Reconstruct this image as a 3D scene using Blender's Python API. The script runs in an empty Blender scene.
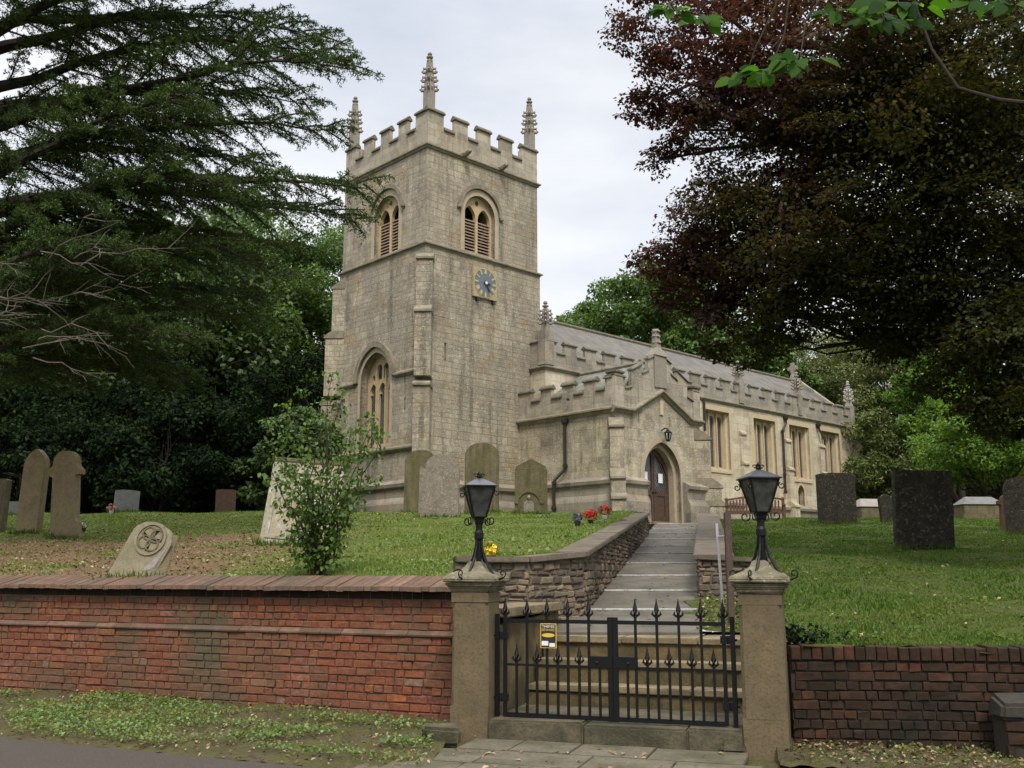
import bpy, bmesh, math, random
import numpy as np
from mathutils import Vector, Matrix
from mathutils.geometry import tessellate_polygon

# ------------------------------------------------------------------ camera, sky, sun, exposure
S = bpy.context.scene
COL = S.collection
R = math.radians
cam_d = bpy.data.cameras.new('camera'); cam = bpy.data.objects.new('camera', cam_d); COL.objects.link(cam)
cam.location = (0, 0, 1.65); cam.rotation_euler = (R(90 + 10.75), 0, 0)
cam_d.sensor_width = 36; cam_d.lens = 990 / 1024 * 36; cam_d.clip_start = .05; cam_d.clip_end = 1500
S.camera = cam
SUN_EL, SUN_AZ = 52, 172          # azimuth clockwise from +Y
world = bpy.data.worlds.new('World'); S.world = world; world.use_nodes = True
wn = world.node_tree; wn.nodes.clear()
def wnode(t, **k):
    n = wn.nodes.new(t)
    for a, b in k.items(): setattr(n, a, b)
    return n
w_out = wnode('ShaderNodeOutputWorld'); w_bg = wnode('ShaderNodeBackground'); w_bg.inputs[1].default_value = .1
sky = wnode('ShaderNodeTexSky', sky_type='NISHITA', sun_disc=False, sun_elevation=R(SUN_EL), sun_rotation=R(SUN_AZ))
w_tc = wnode('ShaderNodeTexCoord'); w_map = wnode('ShaderNodeMapping'); w_map.inputs['Scale'].default_value = (1, 1, 2.6)
w_n = wnode('ShaderNodeTexNoise'); w_n.inputs['Scale'].default_value = 1.7; w_n.inputs['Detail'].default_value = 6; w_n.inputs['Roughness'].default_value = .52
w_r = wnode('ShaderNodeValToRGB')
w_r.color_ramp.elements[0].position = .4; w_r.color_ramp.elements[0].color = (.6, .64, .72, 1)
w_r.color_ramp.elements[1].position = .62; w_r.color_ramp.elements[1].color = (.9, .905, .915, 1)
w_sep = wnode('ShaderNodeSeparateXYZ')
w_el = wnode('ShaderNodeMapRange', interpolation_type='SMOOTHSTEP'); w_el.inputs[1].default_value = .5; w_el.inputs[2].default_value = .95; w_el.inputs[3].default_value = 5.9; w_el.inputs[4].default_value = 21
w_mul = wnode('ShaderNodeMixRGB', blend_type='MULTIPLY'); w_mul.inputs[0].default_value = 1
w_mix = wnode('ShaderNodeMixRGB'); w_mix.inputs[0].default_value = .9
L = wn.links.new
L(w_tc.outputs['Generated'], w_map.inputs[0]); L(w_map.outputs[0], w_n.inputs['Vector']); L(w_n.outputs[0], w_r.inputs[0])
L(w_tc.outputs['Generated'], w_sep.inputs[0]); L(w_sep.outputs[2], w_el.inputs[0])
L(w_r.outputs[0], w_mul.inputs[1]); L(w_el.outputs[0], w_mul.inputs[2])
L(sky.outputs[0], w_mix.inputs[1]); L(w_mul.outputs[0], w_mix.inputs[2]); L(w_mix.outputs[0], w_bg.inputs[0]); L(w_bg.outputs[0], w_out.inputs[0])
sun_d = bpy.data.lights.new('sun', 'SUN'); sun_d.energy = 1.5; sun_d.angle = R(14); sun_d.color = (1, .94, .85)
sun = bpy.data.objects.new('sun', sun_d); COL.objects.link(sun)
sun.rotation_euler = (R(90 - SUN_EL), 0, R(180 - SUN_AZ))
S.view_settings.view_transform = 'Standard'; S.view_settings.look = 'None'; S.view_settings.exposure = 1.0; S.view_settings.gamma = 1
S.cycles.max_bounces = 6; S.cycles.diffuse_bounces = 4; S.cycles.glossy_bounces = 2; S.cycles.transmission_bounces = 3; S.cycles.transparent_max_bounces = 4
S.cycles.caustics_reflective = False; S.cycles.caustics_refractive = False

rng = np.random.default_rng(7); random.seed(7)

# ------------------------------------------------------------------ mesh helpers
class MB:
    def __init__(s): s.v = []; s.f = []
    def add(s, vs, fs):
        o = len(s.v); s.v += [tuple(p) for p in vs]; s.f += [tuple(i + o for i in f) for f in fs]; return s
    def hexa(s, p):     # 8 corners: bottom loop 0-3, top loop 4-7
        return s.add(p, [(3, 2, 1, 0), (4, 5, 6, 7), (0, 1, 5, 4), (1, 2, 6, 5), (2, 3, 7, 6), (3, 0, 4, 7)])
    def box(s, x0, x1, y0, y1, z0, z1):
        return s.hexa([(x0, y0, z0), (x1, y0, z0), (x1, y1, z0), (x0, y1, z0), (x0, y0, z1), (x1, y0, z1), (x1, y1, z1), (x0, y1, z1)])
    def fbox(s, F, a0, a1, b0, b1, z0, z1):
        return s.hexa([F(a0, b0, z0), F(a1, b0, z0), F(a1, b1, z0), F(a0, b1, z0), F(a0, b0, z1), F(a1, b0, z1), F(a1, b1, z1), F(a0, b1, z1)])
    def plate(s, F, out, holes, b0, b1):
        rings = [out] + list(holes)
        flat = [p for r in rings for p in r]
        tris = tessellate_polygon([[Vector((p[0], p[1], 0)) for p in r] for r in rings])
        n = len(flat)
        vs = [F(p[0], b1, p[1]) for p in flat] + [F(p[0], b0, p[1]) for p in flat]
        fs = [tuple(t) for t in tris] + [tuple(i + n for i in reversed(t)) for t in tris]
        o = 0
        for r in rings:
            m = len(r)
            for i in range(m):
                j = (i + 1) % m
                fs.append((o + i, o + j, o + j + n, o + i + n))
            o += m
        return s.add(vs, fs)
    def prof(s, F, pts, a0, a1):    # (b,z) profile run from a0 to a1
        n = len(pts)
        vs = [F(a0, b, z) for b, z in pts] + [F(a1, b, z) for b, z in pts]
        fs = [tuple(range(n)), tuple(range(2 * n - 1, n - 1, -1))] + [(i, (i + 1) % n, (i + 1) % n + n, i + n) for i in range(n)]
        return s.add(vs, fs)
    def tube(s, pts, rad, n=8, cap=True):
        pts = [Vector(p) for p in pts]; m = len(pts)
        if not hasattr(rad, '__len__'): rad = [rad] * m
        vs = []; fs = []; ref = Vector((0, 0, 1)); x = None
        for i, p in enumerate(pts):
            t = (pts[min(i + 1, m - 1)] - pts[max(i - 1, 0)]).normalized()
            if x is None:
                x = t.orthogonal().normalized()
            x = (x - t * x.dot(t))
            x = x.normalized() if x.length > 1e-6 else t.orthogonal().normalized()
            y = t.cross(x)
            for k in range(n):
                a = 2 * math.pi * k / n
                vs.append(p + (x * math.cos(a) + y * math.sin(a)) * rad[i])
        for i in range(m - 1):
            for k in range(n):
                k2 = (k + 1) % n
                fs.append((i * n + k, i * n + k2, (i + 1) * n + k2, (i + 1) * n + k))
        if cap: fs += [tuple(range(n - 1, -1, -1)), tuple((m - 1) * n + k for k in range(n))]
        return s.add(vs, fs)
    def lathe(s, c, prof, n=16, rot=0, sx=1, sy=1):
        vs = []; fs = []; m = len(prof)
        for r, z in prof:
            for k in range(n):
                a = rot + 2 * math.pi * k / n
                vs.append((c[0] + r * math.cos(a) * sx, c[1] + r * math.sin(a) * sy, c[2] + z))
        for i in range(m - 1):
            for k in range(n):
                k2 = (k + 1) % n
                fs.append((i * n + k, i * n + k2, (i + 1) * n + k2, (i + 1) * n + k))
        fs += [tuple(range(n - 1, -1, -1)), tuple((m - 1) * n + k for k in range(n))]
        return s.add(vs, fs)
    def sweep(s, path, prof, closed, F=lambda x, y, z: (x, y, z)):    # profile (out,z) swept along a 2-D path, mitred; out is to the right of travel
        n = len(path); m = len(prof); P = [Vector(p) for p in path]; vs = []; fs = []
        for i in range(n):
            d0 = (P[i] - P[i - 1]).normalized() if (closed or i > 0) else None
            d1 = (P[(i + 1) % n] - P[i]).normalized() if (closed or i < n - 1) else None
            d0 = d0 or d1; d1 = d1 or d0
            n0 = Vector((d0.y, -d0.x)); n1 = Vector((d1.y, -d1.x)); b = n0 + n1
            b = b / max(.2, b.dot(n0))
            for o, z in prof:
                q = P[i] + b * o; vs.append(F(q.x, q.y, z))
        for i in range(n if closed else n - 1):
            j = (i + 1) % n
            for k in range(m):
                k2 = (k + 1) % m
                fs.append((i * m + k, j * m + k, j * m + k2, i * m + k2))
        if not closed: fs += [tuple(range(m)), tuple((n - 1) * m + k for k in reversed(range(m)))]
        return s.add(vs, fs)
    def build(s, name, mat, parent=None, smooth=False, bevel=0, wobble=0):
        me = bpy.data.meshes.new(name)
        me.from_pydata(s.v, [], s.f)
        bm = bmesh.new(); bm.from_mesh(me)
        bmesh.ops.recalc_face_normals(bm, faces=bm.faces)
        if wobble:
            for v in bm.verts: v.co += Vector((random.gauss(0, wobble), random.gauss(0, wobble), random.gauss(0, wobble)))
        if bevel:
            es = [e for e in bm.edges if len(e.link_faces) == 2 and e.calc_face_angle(0) > .5]
            bmesh.ops.bevel(bm, geom=es, offset=bevel, segments=2, affect='EDGES', clamp_overlap=True)
        bm.to_mesh(me); bm.free()
        if smooth:
            me.polygons.foreach_set('use_smooth', [True] * len(me.polygons))
        if mat: me.materials.append(mat)
        o = bpy.data.objects.new(name, me); COL.objects.link(o)
        if parent: o.parent = parent
        return o

def npmesh(name, V, Fq, mat, parent=None, smooth=False):      # V (n,3), Fq (m,k) equal-sized faces
    me = bpy.data.meshes.new(name); V = np.ascontiguousarray(V, np.float32); Fq = np.ascontiguousarray(Fq, np.int32)
    k = Fq.shape[1]
    me.vertices.add(len(V)); me.vertices.foreach_set('co', V.ravel())
    me.loops.add(Fq.size); me.loops.foreach_set('vertex_index', Fq.ravel())
    me.polygons.add(len(Fq)); me.polygons.foreach_set('loop_start', np.arange(0, Fq.size, k, dtype=np.int32))
    me.polygons.foreach_set('loop_total', np.full(len(Fq), k, np.int32))
    me.update(calc_edges=True); me.validate()
    if smooth: me.polygons.foreach_set('use_smooth', np.ones(len(Fq), bool))
    if mat: me.materials.append(mat)
    o = bpy.data.objects.new(name, me); COL.objects.link(o)
    if parent: o.parent = parent
    return o

def tag(o, label=None, cat=None, group=None, kind=None):
    if label: o['label'] = label
    if cat: o['category'] = cat
    if group: o['group'] = group
    if kind: o['kind'] = kind
    return o
def thing(name, label, cat, loc=(0, 0, 0), rz=0, group=None):
    o = bpy.data.objects.new(name, None); COL.objects.link(o); o.location = loc; o.rotation_euler = (0, 0, rz)
    o.empty_display_size = .2
    return tag(o, label, cat, group)
def copy_tree(o, parent=None):
    c = o.copy(); COL.objects.link(c)
    if parent: c.parent = parent
    for ch in list(o.children): copy_tree(ch, c)
    return c

# ------------------------------------------------------------------ materials
class NT:
    def __init__(s, name):
        s.m = bpy.data.materials.new(name); s.m.use_nodes = True; s.t = s.m.node_tree; s.t.nodes.clear()
        s.out = s.n('ShaderNodeOutputMaterial')
    def n(s, t, ins=None, **k):
        x = s.t.nodes.new(t)
        for a, b in k.items(): setattr(x, a, b)
        for a, b in (ins or {}).items(): s.set(x, a, b)
        return x
    def set(s, node, key, val):
        i = node.inputs[key]
        if isinstance(val, bpy.types.NodeSocket): s.t.links.new(val, i)
        elif isinstance(val, bpy.types.Node): s.t.links.new(val.outputs[0], i)
        else: i.default_value = val
    def coord(s, which='Object'): return s.n('ShaderNodeTexCoord').outputs[which]
    def noise(s, vec, scale, detail=4, rough=.55, dist=0):
        return s.n('ShaderNodeTexNoise', {'Vector': vec, 'Scale': scale, 'Detail': detail, 'Roughness': rough, 'Distortion': dist}).outputs[0]
    def ramp(s, fac, stops, interp='LINEAR'):
        r = s.n('ShaderNodeValToRGB', {0: fac}); cr = r.color_ramp; cr.interpolation = interp
        while len(cr.elements) < len(stops): cr.elements.new(.5)
        for e, (p, c) in zip(cr.elements, stops):
            e.position = p; e.color = (c, c, c, 1) if not hasattr(c, '__len__') else (*c[:3], 1)
        return r.outputs[0]
    def mix(s, fac, a, b, mode='MIX'):
        f = lambda c: c if not isinstance(c, tuple) else (*c[:3], 1)
        return s.n('ShaderNodeMixRGB', {0: fac, 1: f(a), 2: f(b)}, blend_type=mode).outputs[0]
    def math(s, op, a, b=0.0, c=0.0):
        x = s.n('ShaderNodeMath', {0: a, 1: b, 2: c}, operation=op); return x.outputs[0]
    def sep(s, v): return s.n('ShaderNodeSeparateXYZ', {0: v}).outputs
    def comb(s, x, y, z=0.0): return s.n('ShaderNodeCombineXYZ', {0: x, 1: y, 2: z}).outputs[0]
    def vmath(s, op, a, b): return s.n('ShaderNodeVectorMath', {0: a, 1: b}, operation=op).outputs[0]
    def bump(s, h, strength=.5, dist=.02, nrm=None):
        d = {'Height': h, 'Strength': strength, 'Distance': dist}
        if nrm is not None: d['Normal'] = nrm
        return s.n('ShaderNodeBump', d).outputs[0]
    def pbr(s, col, rough=.85, nrm=None, metal=0, spec=.3, **k):
        d = {'Base Color': (*col, 1) if isinstance(col, tuple) and len(col) == 3 else col, 'Roughness': rough, 'Metallic': metal, 'Specular IOR Level': spec}
        if nrm is not None: d['Normal'] = nrm
        d.update(k)
        b = s.n('ShaderNodeBsdfPrincipled', d)
        s.t.links.new(b.outputs[0], s.out.inputs[0]); return b

def mat_ashlar(name, lo, mid, hi, course=.3, blen=.62, mortar=(.2, .18, .15), grey=(.2, .19, .17), greyamt=.5, ochre=(.42, .3, .14), ochreamt=.3, bumps=.5, rubble=.02, msize=.012, streak=.5, grit=.6):
    t = NT(name); c = t.coord(); x, y, z = t.sep(c)
    a = t.math('SUBTRACT', x, y)
    n1 = t.n('ShaderNodeTexNoise', {'Vector': c, 'Scale': 1.3, 'Detail': 3}).outputs['Color']
    nx, ny, nz = t.sep(n1)
    a2 = t.math('MULTIPLY_ADD', nx, rubble * 1.2, a); z2 = t.math('MULTIPLY_ADD', ny, rubble * .7, z)
    n2 = t.noise(c, 7, 4, .7); z2 = t.math('MULTIPLY_ADD', n2, rubble, z2); a2 = t.math('MULTIPLY_ADD', n2, rubble * 1.2, a2)
    # irregular course heights
    zc = t.math('ADD', z2, t.math('MULTIPLY', t.math('SINE', t.math('MULTIPLY', z, 2.9)), .11))
    br = t.n('ShaderNodeTexBrick', {'Vector': t.comb(a2, zc), 'Color1': (0, 0, 0, 1), 'Color2': (1, 1, 1, 1), 'Mortar': (.5, .5, .5, 1), 'Scale': 1.0, 'Mortar Size': msize, 'Mortar Smooth': .4, 'Bias': 0.0, 'Brick Width': blen, 'Row Height': course}, offset=.47, squash=.72, squash_frequency=3)
    bfac = br.outputs['Fac']
    col = t.ramp(br.outputs['Color'], [(0, tuple(k * .72 for k in lo)), (.07, lo), (.45, mid), (.86, hi), (.93, tuple(.5 * a_ + .5 * b_ for a_, b_ in zip(ochre, mid))), (1, tuple(min(.7, k * 1.1) for k in hi))])
    mott = t.noise(c, 5.5, 6, .65)
    col = t.mix(.75, col, t.ramp(mott, [(.25, tuple(k * .7 for k in mid)), (.5, mid), (.75, tuple(min(1, k * 1.25) for k in hi))]), 'MIX') if False else t.mix(t.ramp(mott, [(.35, 0.), (.7, .55)]), col, hi)
    och = t.noise(t.vmath('MULTIPLY', c, (1, 1, 1.4)), .8, 3, .5)
    col = t.mix(t.math('MULTIPLY', t.ramp(och, [(.54, 0.), (.62, 1.)]), ochreamt), col, ochre)
    g1 = t.noise(c, .45, 5, .6); st = t.noise(t.vmath('MULTIPLY', c, (2.2, 2.2, .28)), 1.0, 5, .6)
    gm = t.math('MULTIPLY', t.ramp(t.math('ADD', t.math('MULTIPLY', g1, .5), t.math('MULTIPLY', st, streak)), [(.36, 0.), (.62, 1.)]), greyamt)
    col = t.mix(gm, col, grey)
    run = t.noise(t.vmath('MULTIPLY', c, (3.6, 3.6, .22)), 1.0, 5, .65); dirt = t.math('MULTIPLY', t.ramp(run, [(.5, 0.), (.64, 1.)]), t.ramp(t.noise(c, .6, 3), [(.4, 0.), (.56, 1.)]))
    col = t.mix(t.math('MULTIPLY', dirt, .75 * grit), col, tuple(k * .42 for k in grey))
    fine = t.noise(c, 45, 5, .7); sp = t.noise(c, 17, 4, .7)
    pit = t.noise(c, 26, 5, .75)
    col = t.mix(t.math('MULTIPLY', t.ramp(fine, [(.3, .6), (.55, 0.)]), grit), col, tuple(k * .42 for k in mid))
    col = t.mix(t.math('MULTIPLY', t.ramp(pit, [(.34, .8), (.45, 0.)]), grit), col, tuple(k * .4 for k in mid))
    col = t.mix(t.math('MULTIPLY', t.ramp(sp, [(.55, 0.), (.7, .75)]), grit), col, tuple(min(.75, k * 1.5) for k in hi))
    big = t.noise(c, .9, 6, .7)
    col = t.mix(t.ramp(big, [(.34, .55), (.47, 0.)]), col, tuple(k * .55 for k in grey)); col = t.mix(t.ramp(big, [(.54, 0.), (.66, .4)]), col, tuple(min(.72, k * 1.25) for k in hi))
    col = t.mix(t.math('MULTIPLY', t.math('MULTIPLY', bfac, .55), t.ramp(t.noise(c, 2.2, 4), [(.35, .35), (.6, 1.)])), col, mortar)
    h = t.math('ADD', t.math('MULTIPLY', bfac, -1.0), t.math('ADD', t.math('MULTIPLY', fine, .7), t.math('ADD', t.math('MULTIPLY', pit, .8), t.math('MULTIPLY', mott, .9))))
    t.pbr(col, .93, t.bump(h, bumps, .03), spec=.15); return t.m

M = {}
M['tower'] = mat_ashlar('stone_tower', (.37, .305, .21), (.5, .422, .3), (.59, .51, .375), course=.215, blen=.4, mortar=(.27, .225, .165), greyamt=.75, ochreamt=.85, streak=.62, rubble=.05, bumps=1.0, grit=1.0, msize=.014, grey=(.23, .205, .165), ochre=(.44, .29, .13))
M['porch'] = mat_ashlar('stone_porch', (.28, .23, .16), (.45, .38, .268), (.58, .505, .37), course=.31, blen=.72, greyamt=.6, grey=(.22, .19, .145), grit=1.0, streak=.6, ochreamt=.35, rubble=.012)
M['nave'] = mat_ashlar('stone_nave', (.45, .37, .25), (.55, .465, .33), (.63, .55, .41), course=.32, blen=.75, mortar=(.24, .2, .14), grey=(.36, .31, .24), greyamt=.35, ochreamt=.15, rubble=.006, bumps=.35, msize=.012)
M['parapet'] = mat_ashlar('stone_parapet', (.27, .228, .165), (.4, .345, .255), (.51, .445, .34), course=.34, blen=.7, greyamt=.5, ochreamt=.12, rubble=.01, bumps=.5)
M['nave_parapet'] = mat_ashlar('stone_nave_parapet', (.22, .19, .15), (.31, .27, .21), (.41, .36, .285), course=.42, blen=.8, greyamt=.6, ochreamt=.1, rubble=.01)

def mat_plain(name, lo, hi, scale=6, bumps=.5, rough=.93, moss=None, mossamt=.5, spots=None, spotamt=.5, streak=None, dist=.015):
    t = NT(name); c = t.coord(); g = t.n('ShaderNodeNewGeometry')
    rnd = t.n('ShaderNodeObjectInfo').outputs['Random']
    c2 = t.vmath('ADD', c, t.comb(t.math('MULTIPLY', rnd, 37.0), t.math('MULTIPLY', rnd, 11.0), t.math('MULTIPLY', rnd, 5.0)))
    a = t.noise(c2, scale, 6, .65); b = t.noise(c2, scale * 7, 5, .7)
    col = t.ramp(t.math('ADD', t.math('MULTIPLY', a, .65), t.math('MULTIPLY', b, .35)), [(.3, lo), (.7, hi)])
    if streak:
        s_ = t.noise(t.vmath('MULTIPLY', c2, (5, 5, .5)), 1.6, 5, .6)
        col = t.mix(t.ramp(s_, [(.45, 0.), (.7, .85)]), col, streak)
    if moss:
        m_ = t.noise(c2, scale * .55, 6, .6)
        col = t.mix(t.math('MULTIPLY', t.ramp(m_, [(.45, 0.), (.62, 1.)]), mossamt), col, moss)
    if spots:
        v = t.noise(c2, scale * 2.6, 5, .6)
        col = t.mix(t.math('MULTIPLY', t.ramp(v, [(.56, 0.), (.66, 1.)]), spotamt), col, spots)
    col = t.mix(t.ramp(b, [(.28, .5), (.5, 0.)]), col, tuple(k * .45 for k in lo))
    t.pbr(col, rough, t.bump(t.math('ADD', a, b), bumps, dist), spec=.2); return t.m
M['coping'] = mat_plain('stone_coping', (.085, .075, .058), (.24, .21, .165), 4, moss=(.12, .12, .06), mossamt=.35)
M['mould'] = mat_plain('stone_moulding', (.14, .12, .088), (.34, .29, .21), 4, moss=(.11, .11, .07), mossamt=.4)
M['plinth'] = mat_ashlar('stone_plinth', (.16, .135, .1), (.26, .22, .16), (.37, .315, .235), course=.6, blen=.9, greyamt=.6, ochreamt=.3, rubble=.01)
M['ochre'] = mat_plain('stone_ochre', (.4, .3, .17), (.54, .42, .26), 3, bumps=.25)
M['winstone'] = mat_plain('stone_window', (.42, .33, .2), (.56, .455, .3), 3, bumps=.2)
M['cream'] = mat_plain('stone_cream', (.44, .35, .22), (.56, .46, .31), 3, bumps=.2)
M['tan'] = mat_plain('stone_tan', (.33, .27, .185), (.46, .39, .28), 4, bumps=.35)
M['pinn'] = mat_plain('stone_pinnacle', (.2, .175, .14), (.34, .3, .25), 9, bumps=.5, spots=(.12, .11, .09), spotamt=.6)
M['pinn_white'] = mat_plain('stone_pinnacle_pale', (.3, .27, .22), (.46, .42, .36), 9, bumps=.5, spots=(.15, .14, .12), spotamt=.6)

def mat_simple(name, col, rough=.6, metal=0, spec=.4, noise=.25, scale=20, bumps=.1):
    t = NT(name); c = t.coord(); n = t.noise(c, scale, 5, .65)
    cc = t.mix(t.ramp(n, [(.3, 0.), (.7, 1.)]), tuple(k * (1 - noise) for k in col), tuple(min(1, k * (1 + noise)) for k in col))
    t.pbr(cc, t.math('MULTIPLY_ADD', n, .25, rough - .12), t.bump(n, bumps, .004), metal, spec); return t.m
M['iron'] = mat_simple('black_painted_iron', (.005, .005, .0055), .5, 0, .25, .4, 60, .25)
M['pipe'] = mat_simple('black_pipe', (.022, .016, .014), .5, 0, .5, .4, 30, .2)
M['rust'] = mat_simple('brown_painted_wood', (.075, .05, .036), .7, 0, .3, .4, 40, .3)
M['steel'] = mat_simple('worn_steel_rail', (.55, .52, .52), .4, .6, .5, .15, 40, .1)
M['wood'] = mat_simple('dark_oak', (.075, .045, .03), .6, 0, .3, .5, 14, .3)
M['bench'] = mat_simple('bench_hardwood', (.11, .055, .032), .7, 0, .3, .4, 18, .2)
M['paper'] = mat_simple('white_paper', (.74, .74, .76), .8, 0, .2, .04, 20, .0)
M['gold'] = mat_simple('gold_paint', (.5, .4, .17), .55, 0, .4, .25, 20, .1)
M['clock_blue'] = mat_simple('clock_blue_grey', (.13, .15, .175), .6, 0, .3, .2, 12, .1)
M['clock_stone'] = mat_simple('clock_face_stone', (.36, .285, .165), .8, 0, .2, .3, 10, .2)
M['white'] = mat_simple('white_enamel', (.7, .7, .7), .5, 0, .4, .05)
M['yellow'] = mat_simple('sign_yellow', (.62, .42, .05), .5, 0, .4, .08)
M['sign_black'] = mat_simple('sign_black', (.02, .018, .018), .5, 0, .4, .1)
M['sign_blue'] = mat_simple('sign_blue', (.04, .06, .16), .5, 0, .4, .1)
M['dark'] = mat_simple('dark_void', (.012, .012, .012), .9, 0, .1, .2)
M['red'] = mat_simple('red_petals', (.5, .02, .015), .6, 0, .3, .3, 40)
M['purple'] = mat_simple('purple_petals', (.16, .12, .24), .6, 0, .3, .3, 40)
M['yel'] = mat_simple('yellow_petals', (.7, .5, .03), .6, 0, .3, .2, 40)
M['pink'] = mat_simple('pink_petals', (.55, .2, .25), .6, 0, .3, .3, 40)
M['whitepetal'] = mat_simple('white_petals', (.75, .74, .7), .6, 0, .3, .1, 40)
M['pot'] = mat_simple('black_vase', (.02, .02, .022), .4, 0, .5, .2)
M['potwhite'] = mat_simple('white_pot', (.6, .6, .58), .5, 0, .4, .1)

def mat_louvre():
    t = NT('louvre_boards'); c = t.coord(); n = t.noise(c, 8, 5)
    t.pbr(t.ramp(n, [(.3, (.24, .17, .12)), (.7, (.38, .28, .2))]), .8, spec=.2); return t.m
M['louvre'] = mat_louvre()
def mat_glass(name='leaded_glass', sc=.11):
    t = NT(name); x, y, z = t.sep(t.coord()); a = t.math('SUBTRACT', x, y)
    def lat(sgn):
        q = t.math('ADD', a, t.math('MULTIPLY', z, sgn * .62)); q = t.math('FRACT', t.math('DIVIDE', q, sc))
        return t.math('LESS_THAN', q, .16)
    m = t.math('MAXIMUM', lat(1), lat(-1)); n = t.noise(t.coord(), 2.5, 3)
    col = t.mix(m, t.ramp(n, [(.3, (.012, .013, .016)), (.7, (.05, .052, .06))]), (.13, .125, .12))
    t.pbr(col, t.math('MULTIPLY_ADD', m, .5, .15), t.bump(t.math('ADD', m, t.math('MULTIPLY', n, .4)), .4, .01), spec=.5); return t.m
M['glass'] = mat_glass()
def mat_lead():
    t = NT('lead_roof'); x, y, z = t.sep(t.coord()); n = t.noise(t.coord(), 1.6, 6, .65); f = t.math('FRACT', t.math('DIVIDE', x, .62))
    seam = t.math('LESS_THAN', f, .07); r = t.math('FRACT', t.math('DIVIDE', y, 1.35)); cross = t.math('MULTIPLY', t.math('LESS_THAN', r, .025), .6)
    m = t.math('MAXIMUM', seam, cross)
    col = t.mix(t.math('MULTIPLY', m, .7), t.ramp(n, [(.3, (.075, .068, .055)), (.7, (.165, .15, .122))]), (.07, .065, .052))
    t.pbr(col, .7, t.bump(t.math('ADD', m, t.math('MULTIPLY', n, .4)), .5, .03), spec=.3); return t.m
M['lead'] = mat_lead()
def mat_slate():
    t = NT('porch_slates'); x, y, z = t.sep(t.coord())
    br = t.n('ShaderNodeTexBrick', {'Vector': t.comb(y, x), 'Color1': (.12, .13, .115, 1), 'Color2': (.2, .205, .18, 1), 'Mortar': (.05, .05, .045, 1), 'Scale': 1, 'Mortar Size': .012, 'Brick Width': .3, 'Row Height': .22})
    n = t.noise(t.coord(), 6, 5)
    t.pbr(t.mix(t.ramp(n, [(.4, 0.), (.75, .6)]), br.outputs[0], (.2, .2, .13)), .85, t.bump(br.outputs['Fac'], -.6, .02)); return t.m
M['slate'] = mat_slate()

def mat_island(name, stops, mottle=.35, bumps=.5, scale=18, moss=None, mossamt=.5, rough=.92, mscale=1.6, eff=None):
    t = NT(name); c = t.coord(); r = t.n('ShaderNodeNewGeometry').outputs['Random Per Island']
    col = t.ramp(r, stops); n = t.noise(c, scale, 6, .7); n2 = t.noise(c, scale * .35, 5, .65)
    col = t.mix(mottle, col, t.ramp(n, [(.25, .25), (.5, .5), (.8, .85)]), 'OVERLAY')
    col = t.mix(t.ramp(n2, [(.5, 0.), (.7, .5)]), col, tuple(k * .5 for k in stops[1][1]))
    if eff:
        e_ = t.math('ADD', t.math('MULTIPLY', t.noise(c, scale * .6, 6, .7), .6), t.math('MULTIPLY', t.noise(c, 1.4, 4, .6), .4)); col = t.mix(t.ramp(e_, [(.54, 0.), (.68, .3)]), col, eff)
    if moss:
        m_ = t.noise(c, mscale, 5, .6); col = t.mix(t.math('MULTIPLY', t.ramp(m_, [(.45, 0.), (.65, 1.)]), mossamt), col, moss)
    t.pbr(col, rough, t.bump(n, bumps, .012), spec=.2); return t.m
M['brick'] = mat_island('red_brick', [(0, (.15, .054, .032)), (.25, (.195, .07, .037)), (.5, (.17, .074, .042)), (.7, (.225, .073, .035)), (.88, (.175, .067, .04)), (.97, (.28, .096, .038)), (1, (.2, .125, .088))], mottle=.8, bumps=1., moss=(.1, .078, .046), mossamt=.95, eff=(.36, .29, .25), mscale=.8, scale=22)
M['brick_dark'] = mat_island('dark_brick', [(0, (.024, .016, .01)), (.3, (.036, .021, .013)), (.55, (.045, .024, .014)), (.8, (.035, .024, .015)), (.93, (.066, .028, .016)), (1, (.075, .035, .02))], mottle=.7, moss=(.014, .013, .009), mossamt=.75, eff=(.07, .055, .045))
M['brick_coping'] = mat_island('brick_coping', [(0, (.11, .065, .046)), (.4, (.155, .092, .063)), (.7, (.13, .077, .054)), (1, (.19, .115, .078))], mottle=.65, moss=(.085, .07, .048), mossamt=.75)
M['rubble'] = mat_island('rubble_stone', [(0, (.075, .06, .045)), (.35, (.115, .09, .064)), (.7, (.165, .13, .09)), (1, (.24, .175, .115))], mottle=.5, bumps=.9, scale=14, moss=(.05, .045, .03), mossamt=.6)
M['mortar'] = mat_plain('mortar', (.07, .06, .048), (.19, .165, .135), 3)
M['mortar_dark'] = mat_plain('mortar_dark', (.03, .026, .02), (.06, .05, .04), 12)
M['wall_coping'] = mat_plain('path_wall_coping', (.11, .088, .066), (.19, .155, .115), 3.5, moss=(.08, .07, .05), mossamt=.6, bumps=.4)
M['pillar'] = mat_plain('pillar_stone', (.115, .083, .044), (.185, .138, .078), 5, bumps=.45, moss=(.12, .095, .055), mossamt=.7, spots=(.075, .062, .045), spotamt=.55, streak=(.13, .105, .065))
M['cap'] = mat_plain('pillar_cap_stone', (.12, .105, .065), (.24, .21, .14), 7, bumps=.6, moss=(.07, .07, .03), mossamt=.7, spots=(.36, .34, .27), spotamt=.5)
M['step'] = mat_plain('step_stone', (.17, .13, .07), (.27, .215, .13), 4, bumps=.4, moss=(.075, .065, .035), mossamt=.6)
M['riser'] = mat_plain('step_riser_stone', (.1, .075, .035), (.165, .125, .06), 5, bumps=.5, moss=(.045, .042, .022), mossamt=.75)
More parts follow.
